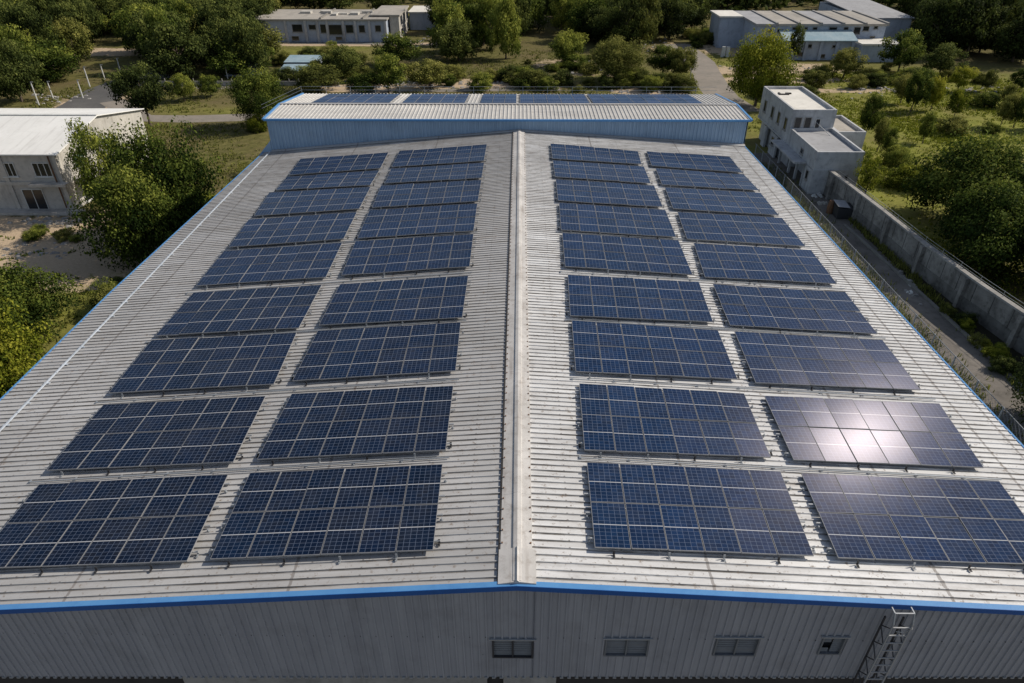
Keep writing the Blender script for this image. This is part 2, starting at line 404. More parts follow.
m.build('gable_cladding', MAT['clad'], hall)
m = MB()
for k in range(170):                            # row of clips closing the cladding foot
    x = -19.9+k*.2235
    if x < 17.9: m.box(x-.05, x+.05, YW-.045, YW-.005, cb(x)-.03, cb(x)+.02)
struct(m.build('cladding_clip', MAT['steel'], hall), 'stuff')
m = MB()                                        # sheet lap line with screws
for x0 in np.arange(-19.8, 17.8, .44):
    if all(not (a-.1 < x0 < b+.1) for a, b, _, _ in VENTS): m.box(x0-.012, x0+.012, YW-.035, YW-.02, 9.5, 9.525)
struct(m.build('screw_row', MAT['darkmetal'], hall), 'stuff')
# masonry plinth wall below, set back and in the dark
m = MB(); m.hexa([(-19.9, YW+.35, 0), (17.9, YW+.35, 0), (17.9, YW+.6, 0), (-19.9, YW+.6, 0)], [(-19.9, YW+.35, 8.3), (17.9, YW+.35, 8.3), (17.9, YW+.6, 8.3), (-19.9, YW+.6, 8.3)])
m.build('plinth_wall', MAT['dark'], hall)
m = MB()
for x0, x1 in ((-10.2, -.9), (-.4, 1.2)):
    m.box(x0, x1, YW+.18, YW+.33, 6.4, cb(x0)-.06)
m.build('lintel', MAT['conc'], hall)
# side and back walls
m = MB()
m.hexa([(-19.85, YW, 0), (-19.6, YW, 0), (-18.9, Y1, 0), (-19.15, Y1, 0)], [(-19.85, YW, rz(-19.8)-.06), (-19.6, YW, rz(-19.6)-.06), (-18.9, Y1, rz(-18.9)-.06), (-19.15, Y1, rz(-19.15)-.06)])
m.build('side_wall', MAT['clad_b'], hall)
m = MB()
m.hexa([(17.2, YW, 0), (17.45, YW, 0), (16.9, Y1, 0), (16.65, Y1, 0)], [(17.2, YW, rz(17.2)-.06), (17.45, YW, rz(17.45)-.06), (16.9, Y1, rz(16.9)-.06), (16.65, Y1, rz(16.65)-.06)])
m.build('side_wall', MAT['clad_b'], hall)
# blue trim: light top flange + dark fascia along both rakes
for sg, wf in ((-1, wl(Y0)), (1, wr(Y0))):
    m = MB(); ov = .05
    xs = [0, sg*(wf+ov)]
    for a, b, y0, y1, h0, h1, mi in ((0, 1, Y0-.14, Y0+.03, .048, .06, 0), (0, 1, Y0-.145, Y0-.13, -.12, .062, 1)):
        p, q = xs
        lo = [(p, y0, rz(p)+h0), (q, y0, rz(q)+h0), (q, y1, rz(q)+h0), (p, y1, rz(p)+h0)]
        hi = [(p, y0, rz(p)+h1), (q, y0, rz(q)+h1), (q, y1, rz(q)+h1), (p, y1, rz(p)+h1)]
        if sg < 0: lo.reverse(); hi.reverse()
        m.hexa(lo, hi, mi)
    m.build('rake_trim', [MAT['blue'], MAT['blue_d']], hall)
for sg, wf in ((-1, wl), (1, wr)):              # eave gutters
    m = MB(); gy_ = [Y0-.14, 20.0, 30.0, 41.0, Y1]
    for ya, yb in zip(gy_, gy_[1:]):
        x0, x1 = sg*wf(ya), sg*wf(yb); m.bar((x0+sg*.05, ya, rz(x0)-.02), (x1+sg*.05, yb, rz(x1)-.02), .07, .08)
    g = m.build('eave_gutter', MAT['blue'], hall)
for k, (a, b, c, d) in enumerate(VENTS):         # louvred vents in the gable
    m = MB(); f = .045; y0, y1 = YW-.05, YW+.10
    m.box(a, b, y0, y1, d-f, d); m.box(a, b, y0, y1, c, c+f); m.box(a, a+f, y0, y1, c+f, d-f); m.box(b-f, b, y0, y1, c+f, d-f)
    mid = (a+b)/2
    if k < 3: m.box(mid-.02, mid+.02, y0+.02, y1-.03, c+f, d-f)
    fr = m.build('vent', MAT['darkmetal'] if k == 0 else MAT['louvre'], hall)
    m = MB(); ns = 8
    for i in range(ns):
        z = c+f+(i+.5)*(d-c-2*f)/ns
        for xa, xb in ((a+f, mid-.025), (mid+.025, b-f)):
            if (k == 3 and i in (2, 3, 4) and xa < mid): continue
            sgz = .024 if (k*3+i) % 7 else .040
            m.face([(xa, YW+.02, z-sgz), (xb, YW+.02, z-sgz), (xb, YW+.045, z+sgz), (xa, YW+.045, z+sgz)])
    m.build('louvre', MAT['louvre'], fr)
    m = MB(); m.box(a, b, YW+.16, YW+.18, c, d); m.build('backing', MAT['glass'], fr)
    m = MB(); m.box(a-.08, b+.08, YW-.075, YW-.022, d, d+.04); m.build('drip_cap', MAT['steel'], fr)

# pale cable tray running down the left slope
m = MB(); x = -19.08
for k in range(30):
    y0 = 12.2+k*1.31; y1 = y0+1.29
    m.box(x-.03, x+.03, y0, y1, rz(x)+.06, rz(x)+.11)
    m.box(x-.12, x+.12, y0+.6, y0+.68, rz(x)+.037, rz(x)+.058)
tag(m.build('cable_tray', MAT['tray']), 'pale metal cable tray running the whole length of the left roof slope near the eave', 'cable tray')

for yy, lab in ((16.20, 'nearest'), (20.42, 'second'), (24.62, 'third'), (29.0, 'fourth'), (33.62, 'fifth')):
    for xa, xb, sd_ in ((-16.2, -2.2, 'left'), (2.0, 15.7, 'right')):
        m = MB(); m.bar((xa, yy, rz(xa)+.065), (xb, yy+.04, rz(xb)+.065), .035, .035); m.bar((xa+.6, yy+.09, rz(xa)+.055), (xb-.4, yy+.11, rz(xb)+.055), .02, .02)
        q = xa
        while q < xb: m.box(q-.03, q+.03, yy-.04, yy+.13, rz(q)+.037, rz(q)+.05); q += 1.56
        tag(m.build('cable_conduit', MAT['steel']), 'thin cable conduit, %s roof slope, in the %s gap between array rows' % (sd_, lab), 'conduit', 'cable conduits between the array rows')
# ------------------------------------------------------------------ annex behind
ZA = 12.86
annex = thing('annex_hall', 'raised transverse hall with blue ribbed front wall and white ribbed roof behind the main roof', 'factory hall', (0, 57, 0))
AX0, AX1, AYR, AYE, ZR, ZE = -19.12, 17.22, 55.8, 62.4, 12.92, 12.16
m = MB(); YW2 = Y1+.05; per = .27
xs = []; k = 0
while AX0+.12+k*per < AX1-.1:
    for t, h in [(0, 0), (.02, .07), (.09, .07), (.11, 0)]:
        if AX0+.12+k*per+t < AX1-.08: xs.append((AX0+.12+k*per+t, h))
    k += 1
for (a, ha), (b, hb) in zip(xs, xs[1:]):
    lo = lambda x: rz(x)-.1
    m.face([(a, YW2-ha, lo(a)), (b, YW2-hb, lo(a)), (b, YW2-hb, ZA-.02), (a, YW2-ha, ZA-.02)])
for x in (AX0+.1, AX1-.1): m.face([(x, YW2, 0), (x, AYR, 0), (x, AYR, ZR-.03), (x, YW2, ZA-.03)]); m.face([(x, AYR, 0), (x, AYE, 0), (x, AYE, ZE-.03), (x, AYR, ZR-.03)])
m.face([(AX0+.1, AYE-.05, 0), (AX1-.1, AYE-.05, 0), (AX1-.1, AYE-.05, ZE-.03), (AX0+.1, AYE-.05, ZE-.03)])
m.build('wall_cladding', MAT['clad_b'], annex)
m = MB()                                        # flashing at the foot of the wall
for a, b in ((AX0+.1, 0), (0, AX1-.1)):
    m.hexa([(a, Y1-.28, rz(a)+.04), (b, Y1-.28, rz(b)+.04), (b, Y1+.0, rz(b)+.04), (a, Y1+.0, rz(a)+.04)], [(a, Y1-.28, rz(a)+.05), (b, Y1-.28, rz(b)+.05), (b, Y1+.0, rz(b)+.13), (a, Y1+.0, rz(a)+.13)])
m.build('foot_flashing', MAT['roof_l'], annex)
AR = (.30, [(0, 0), (.20, 0), (.22, .045), (.275, .045)])
m = MB(); corr(m, lambda t: (AX0+t, Y1-.1, ZA), lambda t: (AX0+t, AYR, ZR), AX1-AX0, (0, 0, 1), AR)
m.build('roof_sheet', MAT['roof_a'], annex)
m = MB(); corr(m, lambda t: (AX0+t, AYR, ZR), lambda t: (AX0+t, AYE, ZE), AX1-AX0, (0, 0, 1), AR)
m.build('roof_sheet', MAT['roof_a'], annex)
m = MB(); m.box(AX0, AX1, AYR-.16, AYR+.16, ZR+.05, ZR+.075); m.build('ridge_cap', MAT['roof_l'], annex)
m = MB(); m.box(AX0-.03, AX1+.03, Y1-.24, Y1-.10, ZA-.10, ZA+.045); m.build('eave_trim', MAT['blue'], annex)
for x in (AX0-.04, AX1+.04):
    m = MB(); m.bar((x, Y1-.22, ZA+.02), (x, AYR, ZR+.02), .16, .12); m.bar((x, AYR, ZR+.02), (x, AYE, ZE+.02), .16, .12); m.build('rake_trim', MAT['blue'], annex)
m = MB()                                        # lower side strip past the corner
m.hexa([(-20.6, Y1, 0), (AX0+.1, Y1, 0), (AX0+.1, Y1+6, 0), (-20.6, Y1+6, 0)], [(-20.6, Y1, 9.6), (AX0+.1, Y1, 11.2), (AX0+.1, Y1+6, 11.2), (-20.6, Y1+6, 9.6)])
m.build('side_panel', MAT['clad_b'], annex)
# guard rail along the annex rear eave
gr = thing('guard_rail', 'thin metal guard rail running behind the rear edge of the annex roof', 'railing', (0, 63.2, 0))
m = MB()
for z in (12.3, 12.6): m.bar((-19.5, 63.2, z), (-6, 63.2, z), .018); m.bar((-5, 63.2, z), (17.5, 63.2, z), .018)
for x in np.arange(-19.5, 17.6, 2.2): m.bar((x, 63.2, 11.9), (x, 63.2, 12.6), .03)
m.bar((-19.5, 63.2, 12.6), (-22.5, 60.8, 11.6), .02); m.bar((-19.5, 63.2, 12.3), (-22.5, 60.8, 11.3), .02)
m.bar((-18.9, 62.45, 12.0), (-18.9, 63.2, 12.0), .05); m.bar((17.4, 62.45, 12.0), (17.4, 63.2, 12.0), .05)
m.build('rail', MAT['steel'], gr)

# ------------------------------------------------------------------ solar arrays
ARR = [('A',1,[(-9.2,12.46),(-15.66,12.58),(-15.72,16.03),(-9.32,15.97)]),
('A',2,[(-9.32,16.46),(-15.78,16.57),(-15.73,20.2),(-9.4,20.09)]),
('A',3,[(-9.27,20.71),(-15.85,20.82),(-15.93,24.67),(-9.44,24.47)]),
('A',4,[(-9.43,24.77),(-15.88,24.93),(-15.78,28.87),(-9.41,28.74)]),
('A',5,[(-9.37,29.4),(-15.91,29.48),(-16.03,33.56),(-9.46,33.47)]),
('A',6,[(-9.45,33.81),(-15.89,33.87),(-16.08,37.81),(-9.51,37.64)]),
('A',7,[(-9.44,38.04),(-15.89,38.19),(-16.24,42.4),(-9.46,41.88)]),
('A',8,[(-9.52,41.85),(-15.84,42.28),(-15.91,45.2),(-9.44,45.08)]),
('A',9,[(-9.41,44.97),(-15.81,45.21),(-15.99,48.86),(-9.44,48.71)]),
('B',1,[(-2.29,12.44),(-8.58,12.5),(-8.62,15.98),(-2.36,15.89)]),
('B',2,[(-2.31,16.45),(-8.57,16.52),(-8.44,20.12),(-2.36,20.01)]),
('B',3,[(-2.34,20.84),(-8.61,20.84),(-8.56,24.52),(-2.41,24.42)]),
('B',4,[(-2.36,24.67),(-8.6,24.87),(-8.52,28.66),(-2.36,28.58)]),
('B',5,[(-2.35,29.42),(-8.63,29.46),(-8.77,33.52),(-2.38,33.27)]),
('B',6,[(-2.4,33.61),(-8.71,33.72),(-8.82,37.86),(-2.4,37.58)]),
('B',7,[(-2.38,37.73),(-8.7,37.99),(-8.84,41.98),(-2.35,41.6)]),
('B',8,[(-2.35,41.5),(-8.63,41.95),(-8.67,45.1),(-2.33,44.91)]),
('B',9,[(-2.35,44.74),(-8.67,45.13),(-8.68,48.82),(-2.31,48.68)]),
('C',1,[(2.11,12.52),(8.21,12.61),(8.37,16.0),(2.17,15.94)]),
('C',2,[(2.13,16.42),(8.24,16.57),(8.33,20.06),(2.23,20.1)]),
('C',3,[(2.14,20.73),(8.29,20.84),(8.42,24.44),(2.23,24.51)]),
('C',4,[(2.18,24.77),(8.33,24.94),(8.54,28.66),(2.3,28.62)]),
('C',5,[(2.21,29.34),(8.37,29.28),(8.47,33.3),(2.28,33.35)]),
('C',6,[(2.23,33.59),(8.39,33.57),(8.52,37.49),(2.31,37.53)]),
('C',7,[(2.26,37.73),(8.41,37.77),(8.51,41.43),(2.29,41.49)]),
('C',8,[(2.26,41.74),(8.33,41.64),(8.41,45.04),(2.24,45.05)]),
('C',9,[(2.23,45.21),(8.29,45.31),(8.48,48.31),(2.22,48.77)]),
('D',1,[(8.86,12.58),(15.24,12.71),(15.52,16.08),(9.02,15.98)]),
('D',2,[(8.94,16.49),(15.31,16.62),(15.66,20.12),(9.03,19.97)]),
('D',3,[(8.91,20.67),(15.28,20.8),(15.44,24.41),(9.09,24.39)]),
('D',4,[(9.0,24.77),(15.39,24.78),(15.51,28.56),(9.16,28.54)]),
('D',5,[(8.91,29.11),(15.37,29.26),(15.52,33.15),(9.22,33.07)]),
('D',6,[(8.93,33.44),(15.31,33.45),(15.34,37.48),(9.16,37.24)]),
('D',7,[(8.97,37.61),(15.21,37.57),(15.24,41.33),(9.13,41.24)]),
('D',8,[(9.01,41.53),(15.23,41.63),(15.1,44.72),(9.13,44.77)]),
('D',9,[(8.93,45.09),(15.08,44.87),(15.1,48.39),(9.08,48.36)])]
def fix_rows():
    d = {(c, r): [list(p) for p in q] for c, r, q in ARR}
    for c in 'ABCD':
        for r in range(1, 9):
            a, b = d[(c, r)], d[(c, r+1)]
            for i, j in ((3, 0), (2, 1)):
                gap = b[j][1]-a[i][1]
                if gap < .22: e = (.22-gap)/2; a[i][1] -= e; b[j][1] += e
    return d
ordn = ['first', 'second', 'third', 'fourth', 'fifth', 'sixth', 'seventh', 'eighth', 'ninth']
cname = {'A': 'outer column of left slope', 'B': 'inner column of left slope', 'C': 'inner column of right slope', 'D': 'outer column of right slope'}
def make_array(root, q, nc, nr, zs, rails=True, feet=True, T=.04, pm='panel'):
    """q: four corners near-a, near-b, far-b, far-a on the roof; zs gives the panel plane height at each"""
    P = [Vector((x, y, z)) for (x, y), z in zip(q, zs)]
    def at(s, t): return P[0]*(1-s)*(1-t)+P[1]*s*(1-t)+P[2]*s*t+P[3]*(1-s)*t
    W_ = (P[1]-P[0]).length; H_ = (P[3]-P[0]).length
    gs, gt = .011/W_, .014/H_
    fs, ft = .010/W_, .012/H_
    jx = Vector((0, 0, 1))
    for i in range(nc):
        for j in range(nr):
            s0, s1, t0, t1 = i/nc+gs, (i+1)/nc-gs, j/nr+gt, (j+1)/nr-gt
            tl = [random.gauss(0, .0036) for _ in range(3)]
            def pt(s, t, dz=0):
                return at(s, t)+jx*(dz+tl[0]+tl[1]*(s-s0)/(s1-s0)*2+tl[2]*(t-t0)/(t1-t0)*2)
            m = MB()
            o4 = [(s0, t0), (s1, t0), (s1, t1), (s0, t1)]; i4 = [(s0+fs, t0+ft), (s1-fs, t0+ft), (s1-fs, t1-ft), (s0+fs, t1-ft)]
            for k in range(4):
                a, b = o4[k], o4[(k+1) % 4]; c, d = i4[(k+1) % 4], i4[k]
                m.face([pt(*a), pt(*b), pt(*c), pt(*d)], 1)
                m.face([pt(*a, -T), pt(*b, -T), pt(*b), pt(*a)], 1)
            m.face([pt(*a, -.003) for a in i4], 0, [(0, 0), (1, 0), (1, 1), (0, 1)])
            m.face([pt(*a, -T) for a in reversed(o4)], 1)
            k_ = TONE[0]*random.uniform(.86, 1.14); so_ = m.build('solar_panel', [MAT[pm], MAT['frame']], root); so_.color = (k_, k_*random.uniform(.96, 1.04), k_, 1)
    if rails:
        for j in range(nr):
            for t in ((j+.22)/nr, (j+.78)/nr):
                m = MB(); m.bar(at(-.16/W_, t)-jx*(T+.025), at(1+.16/W_, t)-jx*(T+.025), .045, .04); m.build('mounting_rail', MAT['alu'], root)
    if feet:
        for s in [(k+.35)/4.0 for k in range(4)]+[-.02, 1.02]:
            p = at(s, -.01) if 0 <= s <= 1 else at(s, .12)
            zr = rz(p.x)+.036
            m = MB(); m.box(p.x-.03, p.x+.03, p.y-.16, p.y-.02, zr, zr+.012); m.box(p.x-.03, p.x+.03, p.y-.035, p.y-.02, zr+.012, max(zr+.03, p.z-.02)); m.box(p.x-.012, p.x+.012, p.y-.11, p.y-.085, zr+.012, zr+.05)
            m.build('mounting_foot', MAT['darkmetal'] if random.random() < .6 else MAT['steel'], root)
        if True:
            for t in (.35, .8):
                for s in (-.02, 1.02):
                    p = at(s, t); zr = rz(p.x)+.036
                    m = MB(); m.box(p.x-.05, p.x+.05, p.y-.03, p.y+.03, zr, zr+.015); m.box(p.x-.015, p.x+.015, p.y-.03, p.y+.03, zr+.015, zr+.09)
                    m.build('mounting_foot', MAT['steel'], root)
AD = fix_rows()
for (c, r), q in AD.items():
    cx = sum(p[0] for p in q)/4; cy = sum(p[1] for p in q)/4
    pos = 'first row by the front gable' if r == 1 else 'last row below the annex wall' if r == 9 else '%s row from front gable' % ordn[r-1]
    head = 'solar array with bright sun glare' if (c, r) == ('D', 2) else 'dark blue twelve-panel solar array'
    root = thing('solar_array', '%s, %s, %s' % (head, cname[c], pos), 'solar array', (cx, cy, rz(cx)), 'solar arrays on the main roof')
    zs = [rz(p[0])+h for p, h in zip(q, (.20, .20, .14, .14))]
    qq = q if c in 'CD' else [q[1], q[0], q[3], q[2]]
    zz = zs if c in 'CD' else [zs[1], zs[0], zs[3], zs[2]]
    TONE[0] = {'A': (.42, .46, .56, .66, .82, .9), 'B': (.48, .52, .62, .72, .85, .9)}.get(c, (1, 1, 1, 1, 1, 1))[min(r, 6)-1]  # near left-slope panels darkened: weaker sky reflection put into their tint
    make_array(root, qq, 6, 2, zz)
TONE[0] = 1.0
def az_(y): return ZR+(ZE-ZR)*(y-AYR)/(AYE-AYR)
AN = [(312, 390, 6, 'leftmost six-column solar array of the five on the annex roof'), (402, 465, 5, 'five-column solar array second from the left on the annex roof'),
      (480, 516.5, 3, 'smallest solar array, three columns wide, in the middle of the annex roof'), (520, 589.5, 5, 'solar array just right of the small middle one on the annex roof'),
      (593, 703, 8, 'widest and rightmost solar array, eight columns, on the annex roof')]
for u0, u1, nc, lab in AN:
    ya, yb = AYR+.18, AYR+5.75
    a = yp(u0, 106.5, ya).x; b = yp(u1, 106.5, ya).x
    q = [(a, ya), (b, ya), (b, yb), (a, yb)]
    root = thing('solar_array', lab, 'solar array', ((a+b)/2, (ya+yb)/2, az_((ya+yb)/2)), 'solar arrays on the annex roof')
    make_array(root, q, nc, 3, [az_(p[1])+.11 for p in q], feet=False, pm='panel_matt')

# ------------------------------------------------------------------ ladder on the gable
lad = thing('wall_ladder', 'galvanised ladder with lattice sides hooked over the blue roof edge right of the vents', 'ladder', (10.3, 11.0, 0))
LX0, LX1 = 9.82, 10.32
def lz(x): return rz(x)
ztop = rz(10.2)+.0
FY = 10.94; BY = 11.30
for x in (LX0, LX1):
    m = MB(); m.bar((x, 11.05, ztop+.0), (x, FY, ztop-.3), .038); m.bar((x, FY, ztop-.3), (x, FY-.0, 0), .038)
    m.bar((x, 11.05, ztop), (x, 11.24, ztop), .03)
    m.build('stringer', MAT['steel'], lad)
    m = MB(); m.bar((x, BY, rz(x)-.5), (x, BY, 0), .04)
    z = ztop-.5; k = 0
    while z > .3:
        ya, yb = (FY, BY) if k % 2 == 0 else (BY, FY)
        m.bar((x, ya, z), (x, yb, z-.36), .025); z -= .36; k += 1
    m.build('lattice_side', MAT['darkmetal'], lad)
z = ztop; k = 0
while z > .3:
    m = MB(); y = 11.05 if k == 0 else FY
    m.bar((LX0, y, z-.0), (LX1, y, z-.0), .03, .025); m.build('rung', MAT['alu'], lad)
    z -= .45 if k == 0 else .34; k += 1
m = MB(); m.tube([(LX1+.06, 11.1, ztop-.1), (LX1+.1, 11.0, ztop-.6), (LX1+.05, 11.1, ztop-.9), (LX1-.1, 11.2, ztop-1.0)], .012, 5); m.build('loose_wire', MAT['whitepaint'], lad)
# ------------------------------------------------------------------ ground and surfaces
def pts(l, z=0): return [zp(u, v, z) for u, v in l]
DIRT = [(45, 228, 15, 3.6, .70), (60, 258, 13, 5, .74), (8, 250, 8, 5, .74), (85, 280, 6, 3, .6), (105, 236, 6, 3, .6), (100, 103, 7, 5, .8), (112, 52, 16, 5, .7), (530, 18, 12, 6, .9), (560, 64, 10, 7, .5),
        (478, 84, 14, 4, .75), (600, 74, 12, 5, .5), (770, 71, 22, 6, .55), (370, 88, 8, 3, .9), (650, 92, 8, 3, .7), (300, 100, 14, 3, .3), (745, 52, 8, 6, .8), (240, 150, 8, 10, .35), (790, 66, 10, 3, .7),
        (850, 90, 10, 2.5, .6), (780, 80, 14, 3, .7), (340, 44, 24, 2.5, .9), (690, 48, 12, 10, .5), (140, 210, 4, 3, .9)]
_ = 0
DIRT = [(zp(u, v).x, zp(u, v).y, rx, ry, s) for u, v, rx, ry, s in DIRT]
MEAD = [(960, 120, 32, 26, 1), (890, 190, 14, 12, 1), (1000, 160, 24, 20, 1), (850, 80, 24, 10, .75), (930, 90, 30, 12, .8), (870, 160, 10, 18, 1), (330, 52, 16, 6, .6), (85, 300, 8, 9, .8), (1080, 140, 30, 25, 1), (210, 110, 14, 2.5, .6), (740, 68, 6, 12, .7), (600, 72, 9, 5, .4)]
MEAD = [(zp(u, v).x, zp(u, v).y, rx, ry, s) for u, v, rx, ry, s in MEAD]
xs = np.concatenate([np.arange(-700, -200, 50.), np.arange(-200, 200, 1.6), np.arange(200, 701, 50.)])
ys = np.concatenate([np.arange(-80, 0, 10.), np.arange(0, 260, 1.6), np.arange(260, 1001, 50.)])
X, Y = np.meshgrid(xs, ys); nx, ny = len(xs), len(ys)
def field(L):
    o = np.zeros_like(X)
    for cx, cy, rx, ry, s in L:
        d = np.sqrt(((X-cx)/rx)**2+((Y-cy)/ry)**2)
        o = np.maximum(o, s*np.clip(1.35-d*.75, 0, 1))
    return o
R_ = np.clip(field(DIRT), 0, 1); G_ = field(MEAD)
B_ = np.zeros_like(X)
B_[(X > -24) & (X < 34) & (Y < 84)] = .25
B_[(X > 31) & (X < 37) & (Y < 80)] = .75
V = np.stack([X.ravel(), Y.ravel(), np.zeros(X.size)], 1)
idx = np.arange(nx*ny).reshape(ny, nx)
Fq = np.stack([idx[:-1, :-1].ravel(), idx[:-1, 1:].ravel(), idx[1:, 1:].ravel(), idx[1:, :-1].ravel()], 1)
def quick_mesh(name, V, Fq, mats):
    me = bpy.data.meshes.new(name); k = Fq.shape[1]
    me.vertices.add(len(V)); me.vertices.foreach_set('co', np.asarray(V, dtype=np.float32).ravel())
    me.loops.add(len(Fq)*k); me.loops.foreach_set('vertex_index', Fq.astype(np.int32).ravel())
    me.polygons.add(len(Fq)); me.polygons.foreach_set('loop_start', np.arange(0, len(Fq)*k, k, dtype=np.int32)); me.polygons.foreach_set('loop_total', np.full(len(Fq), k, dtype=np.int32))
    for mt in mats: me.materials.append(mt)
    me.update(calc_edges=True); return me
me = quick_mesh('ground', V, Fq, [MAT['ground']])
ca = me.color_attributes.new('cover', 'FLOAT_COLOR', 'POINT')
ca.data.foreach_set('color', np.stack([R_.ravel(), G_.ravel(), B_.ravel(), np.ones(X.size)], 1).astype(np.float32).ravel())
o = bpy.data.objects.new('ground', me); COL.objects.link(o); struct(o)
def sheet(name, P, mat, z=.004, kind='structure'):
    m = MB(); m.face([(p.x, p.y, z) for p in P]); return struct(m.build(name, mat))
def strip(name, C, w, mat, z=.004):            # a road of constant width along ground points
    C = [Vector((p.x, p.y, 0)) for p in C]; m = MB(); L = []
    for k, p in enumerate(C):
        d = (C[min(k+1, len(C)-1)]-C[max(k-1, 0)]).normalized(); nn = Vector((-d.y, d.x, 0))
        j = random.uniform(.9, 1.1)
        L.append((p-nn*w*.5*j, p+nn*w*.5*j))
    for (a, b), (c, d) in zip(L, L[1:]): m.face([(a.x, a.y, z), (c.x, c.y, z), (d.x, d.y, z), (b.x, b.y, z)])
    return struct(m.build(name, mat))
strip('road', pts([(60, 118), (88, 104), (104, 92), (122, 84), (140, 78), (165, 74)]), 7.5, MAT['asphalt'], .006)
strip('dirt_path', pts([(112, 101), (140, 118), (190, 119), (255, 117), (300, 112)]), 3.6, MAT['paleroad'], .010)
strip('lane', pts([(140, 83), (180, 86), (215, 88), (260, 86), (300, 84)]), 2.4, MAT['paleroad'], .013)
strip('road', pts([(745, 112), (722, 97), (712, 84), (706, 72), (699, 62), (692, 54), (676, 44)]), 5.4, MAT['paleroad'], .006)
strip('lane', pts([(290, 42.5), (340, 43), (400, 43.5)]), 3.0, MAT['kerb'], .016)
strip('lane', pts([(360, 93), (400, 91), (470, 90), (560, 89)]), 2.2, MAT['paleroad'], .010)
# alley between hall and boundary wall
m = MB(); m.face([(17.5, -5, .004), (33, -5, .004), (32.4, 84, .004), (17.5, 84, .004)]); struct(m.build('alley_paving', MAT['alley']))
m = MB()
kp = [(33.6, 5), (32.9, 36), (32.4, 47), (31.6, 62)]
for (a, b), (c, d) in zip(kp, kp[1:]): m.hexa([(a-.12, b, .005), (a+.12, b, .005), (c+.12, d, .005), (c-.12, d, .005)], [(a-.12, b, .16), (a+.12, b, .16), (c+.12, d, .16), (c-.12, d, .16)])
struct(m.build('kerb', MAT['kerb']))
m = MB(); m.face([(-40, -40, .005), (40, -40, .005), (40, 11.6, .005), (-40, 11.6, .005)]); struct(m.build('forecourt', MAT['alley']))
# ------------------------------------------------------------------ buildings
def window(parent, ax, c, a0, a1, z0, z1, out, mat='glass', bars=2, name='window', fm='whitepaint'):
    """framed window standing on a wall plane; ax='y': plane y=c running in x, ax='x': plane x=c running in y; out = outward sign"""
    f = .07; fr = MB(); pn = MB()
    def bx(mb, p0, p1, q0, q1, d0, d1):
        lo, hi = sorted((c+out*d0, c+out*d1))
        if ax == 'y': mb.box(p0, p1, lo, hi, q0, q1)
        else: mb.box(lo, hi, p0, p1, q0, q1)
    for p in ((a0, a1, z1-f, z1), (a0, a1, z0, z0+f), (a0, a0+f, z0+f, z1-f), (a1-f, a1, z0+f, z1-f)): bx(fr, *p, .01, .08)
    for k in range(1, bars):
        xm = a0+(a1-a0)*k/bars; bx(fr, xm-f/2, xm+f/2, z0+f, z1-f, .012, .07)
    bx(fr, a0-.1, a1+.1, z0-.08, z0-.003, .012, .16)
    w = fr.build(name, MAT[fm], parent)
    bx(pn, a0+f, a1-f, z0+f, z1-f, .012, .03); pn.build('pane', MAT[mat], w)
    return w
def hole(parent, ax, c, a0, a1, z0, z1, out, name='opening'):
    """dark empty opening with concrete reveal"""
    return window(parent, ax, c, a0, a1, z0, z1, out, 'glass', 1, name, 'conc')

# left two-storey building
LB = zp(76, 211); lx, ly = LB.x, LB.y
lb = thing('workshop_building', 'two-storey grey rendered building with white sheet roof at the left edge', 'building', (lx-12, ly+8, 0))
EH = yp(57, 154.5, ly).z; RG = xp(94, 116, lx); EB = xp(140, 110, lx)
x0 = lx-38; yb = EB.y
m = MB(); m.hexa([(x0, ly, 0), (lx, ly, 0), (lx, yb, 0), (x0, yb, 0)], [(x0, ly, EH-.02), (lx, ly, EH-.02), (lx, yb, EH-.15), (x0, yb, EH-.15)])
wo = m.build('wall', [MAT['render_warm']], lb)
m = MB(); m.face([(lx+.004, ly, .3), (lx+.004, yb, .3), (lx+.004, yb, EB.z-.03), (lx+.004, RG.y, RG.z-.05), (lx+.004, ly, EH-.03)]); m.build('gable_wall', MAT['conc_w'], lb)
m = MB(); ov = .35; t = .10
m.hexa([(x0, ly-ov, EH-.02), (lx+ov, ly-ov, EH-.02), (lx+ov, RG.y, RG.z), (x0, RG.y, RG.z)], [(x0, ly-ov, EH+t), (lx+ov, ly-ov, EH+t), (lx+ov, RG.y, RG.z+t), (x0, RG.y, RG.z+t)])
m.hexa([(x0, RG.y, RG.z), (lx+ov, RG.y, RG.z), (lx+ov, yb+ov, EB.z), (x0, yb+ov, EB.z)], [(x0, RG.y, RG.z+t), (lx+ov, RG.y, RG.z+t), (lx+ov, yb+ov, EB.z+t), (x0, yb+ov, EB.z+t)])
rf = m.build('roof', MAT['whiteroof'], lb)
m = MB(); m.bar((x0, RG.y, RG.z+.14), (lx+ov, RG.y, RG.z+.14), .4, .06); m.build('ridge_cap', MAT['whitepaint'], rf)
dk = yp(10, 120, RG.y)
m = MB(); m.box(x0, lx-12.5, RG.y-4.6, RG.y-4.2, EH+.9, EH+1.6); m.build('parapet', MAT['render_warm'], rf)
m = MB(); m.box(x0, lx+.05, ly-.15, ly-.003, EH*.47, EH*.53); m.box(lx-3.2, lx+.5, ly-.9, ly-.16, EH*.49, EH*.53); m.build('floor_band', MAT['render_warm'], lb)
m = MB()
for xx in (lx-.25, lx-5.6, lx-11.5, lx-17.5):
    m = MB(); m.box(xx-.18, xx+.18, ly-.12, ly-.003, .0, EH*.47); m.build('pilaster', MAT['render_warm'], lb)
    m = MB(); m.box(xx-.18, xx+.18, ly-.12, ly-.003, EH*.531, EH-.05); m.build('pilaster', MAT['render_warm'], lb)
m = MB(); m.tube([(lx-.7, ly-.18, EH), (lx-.7, ly-.18, .4)], .07, 6); m.build('downpipe', MAT['rust'], lb)
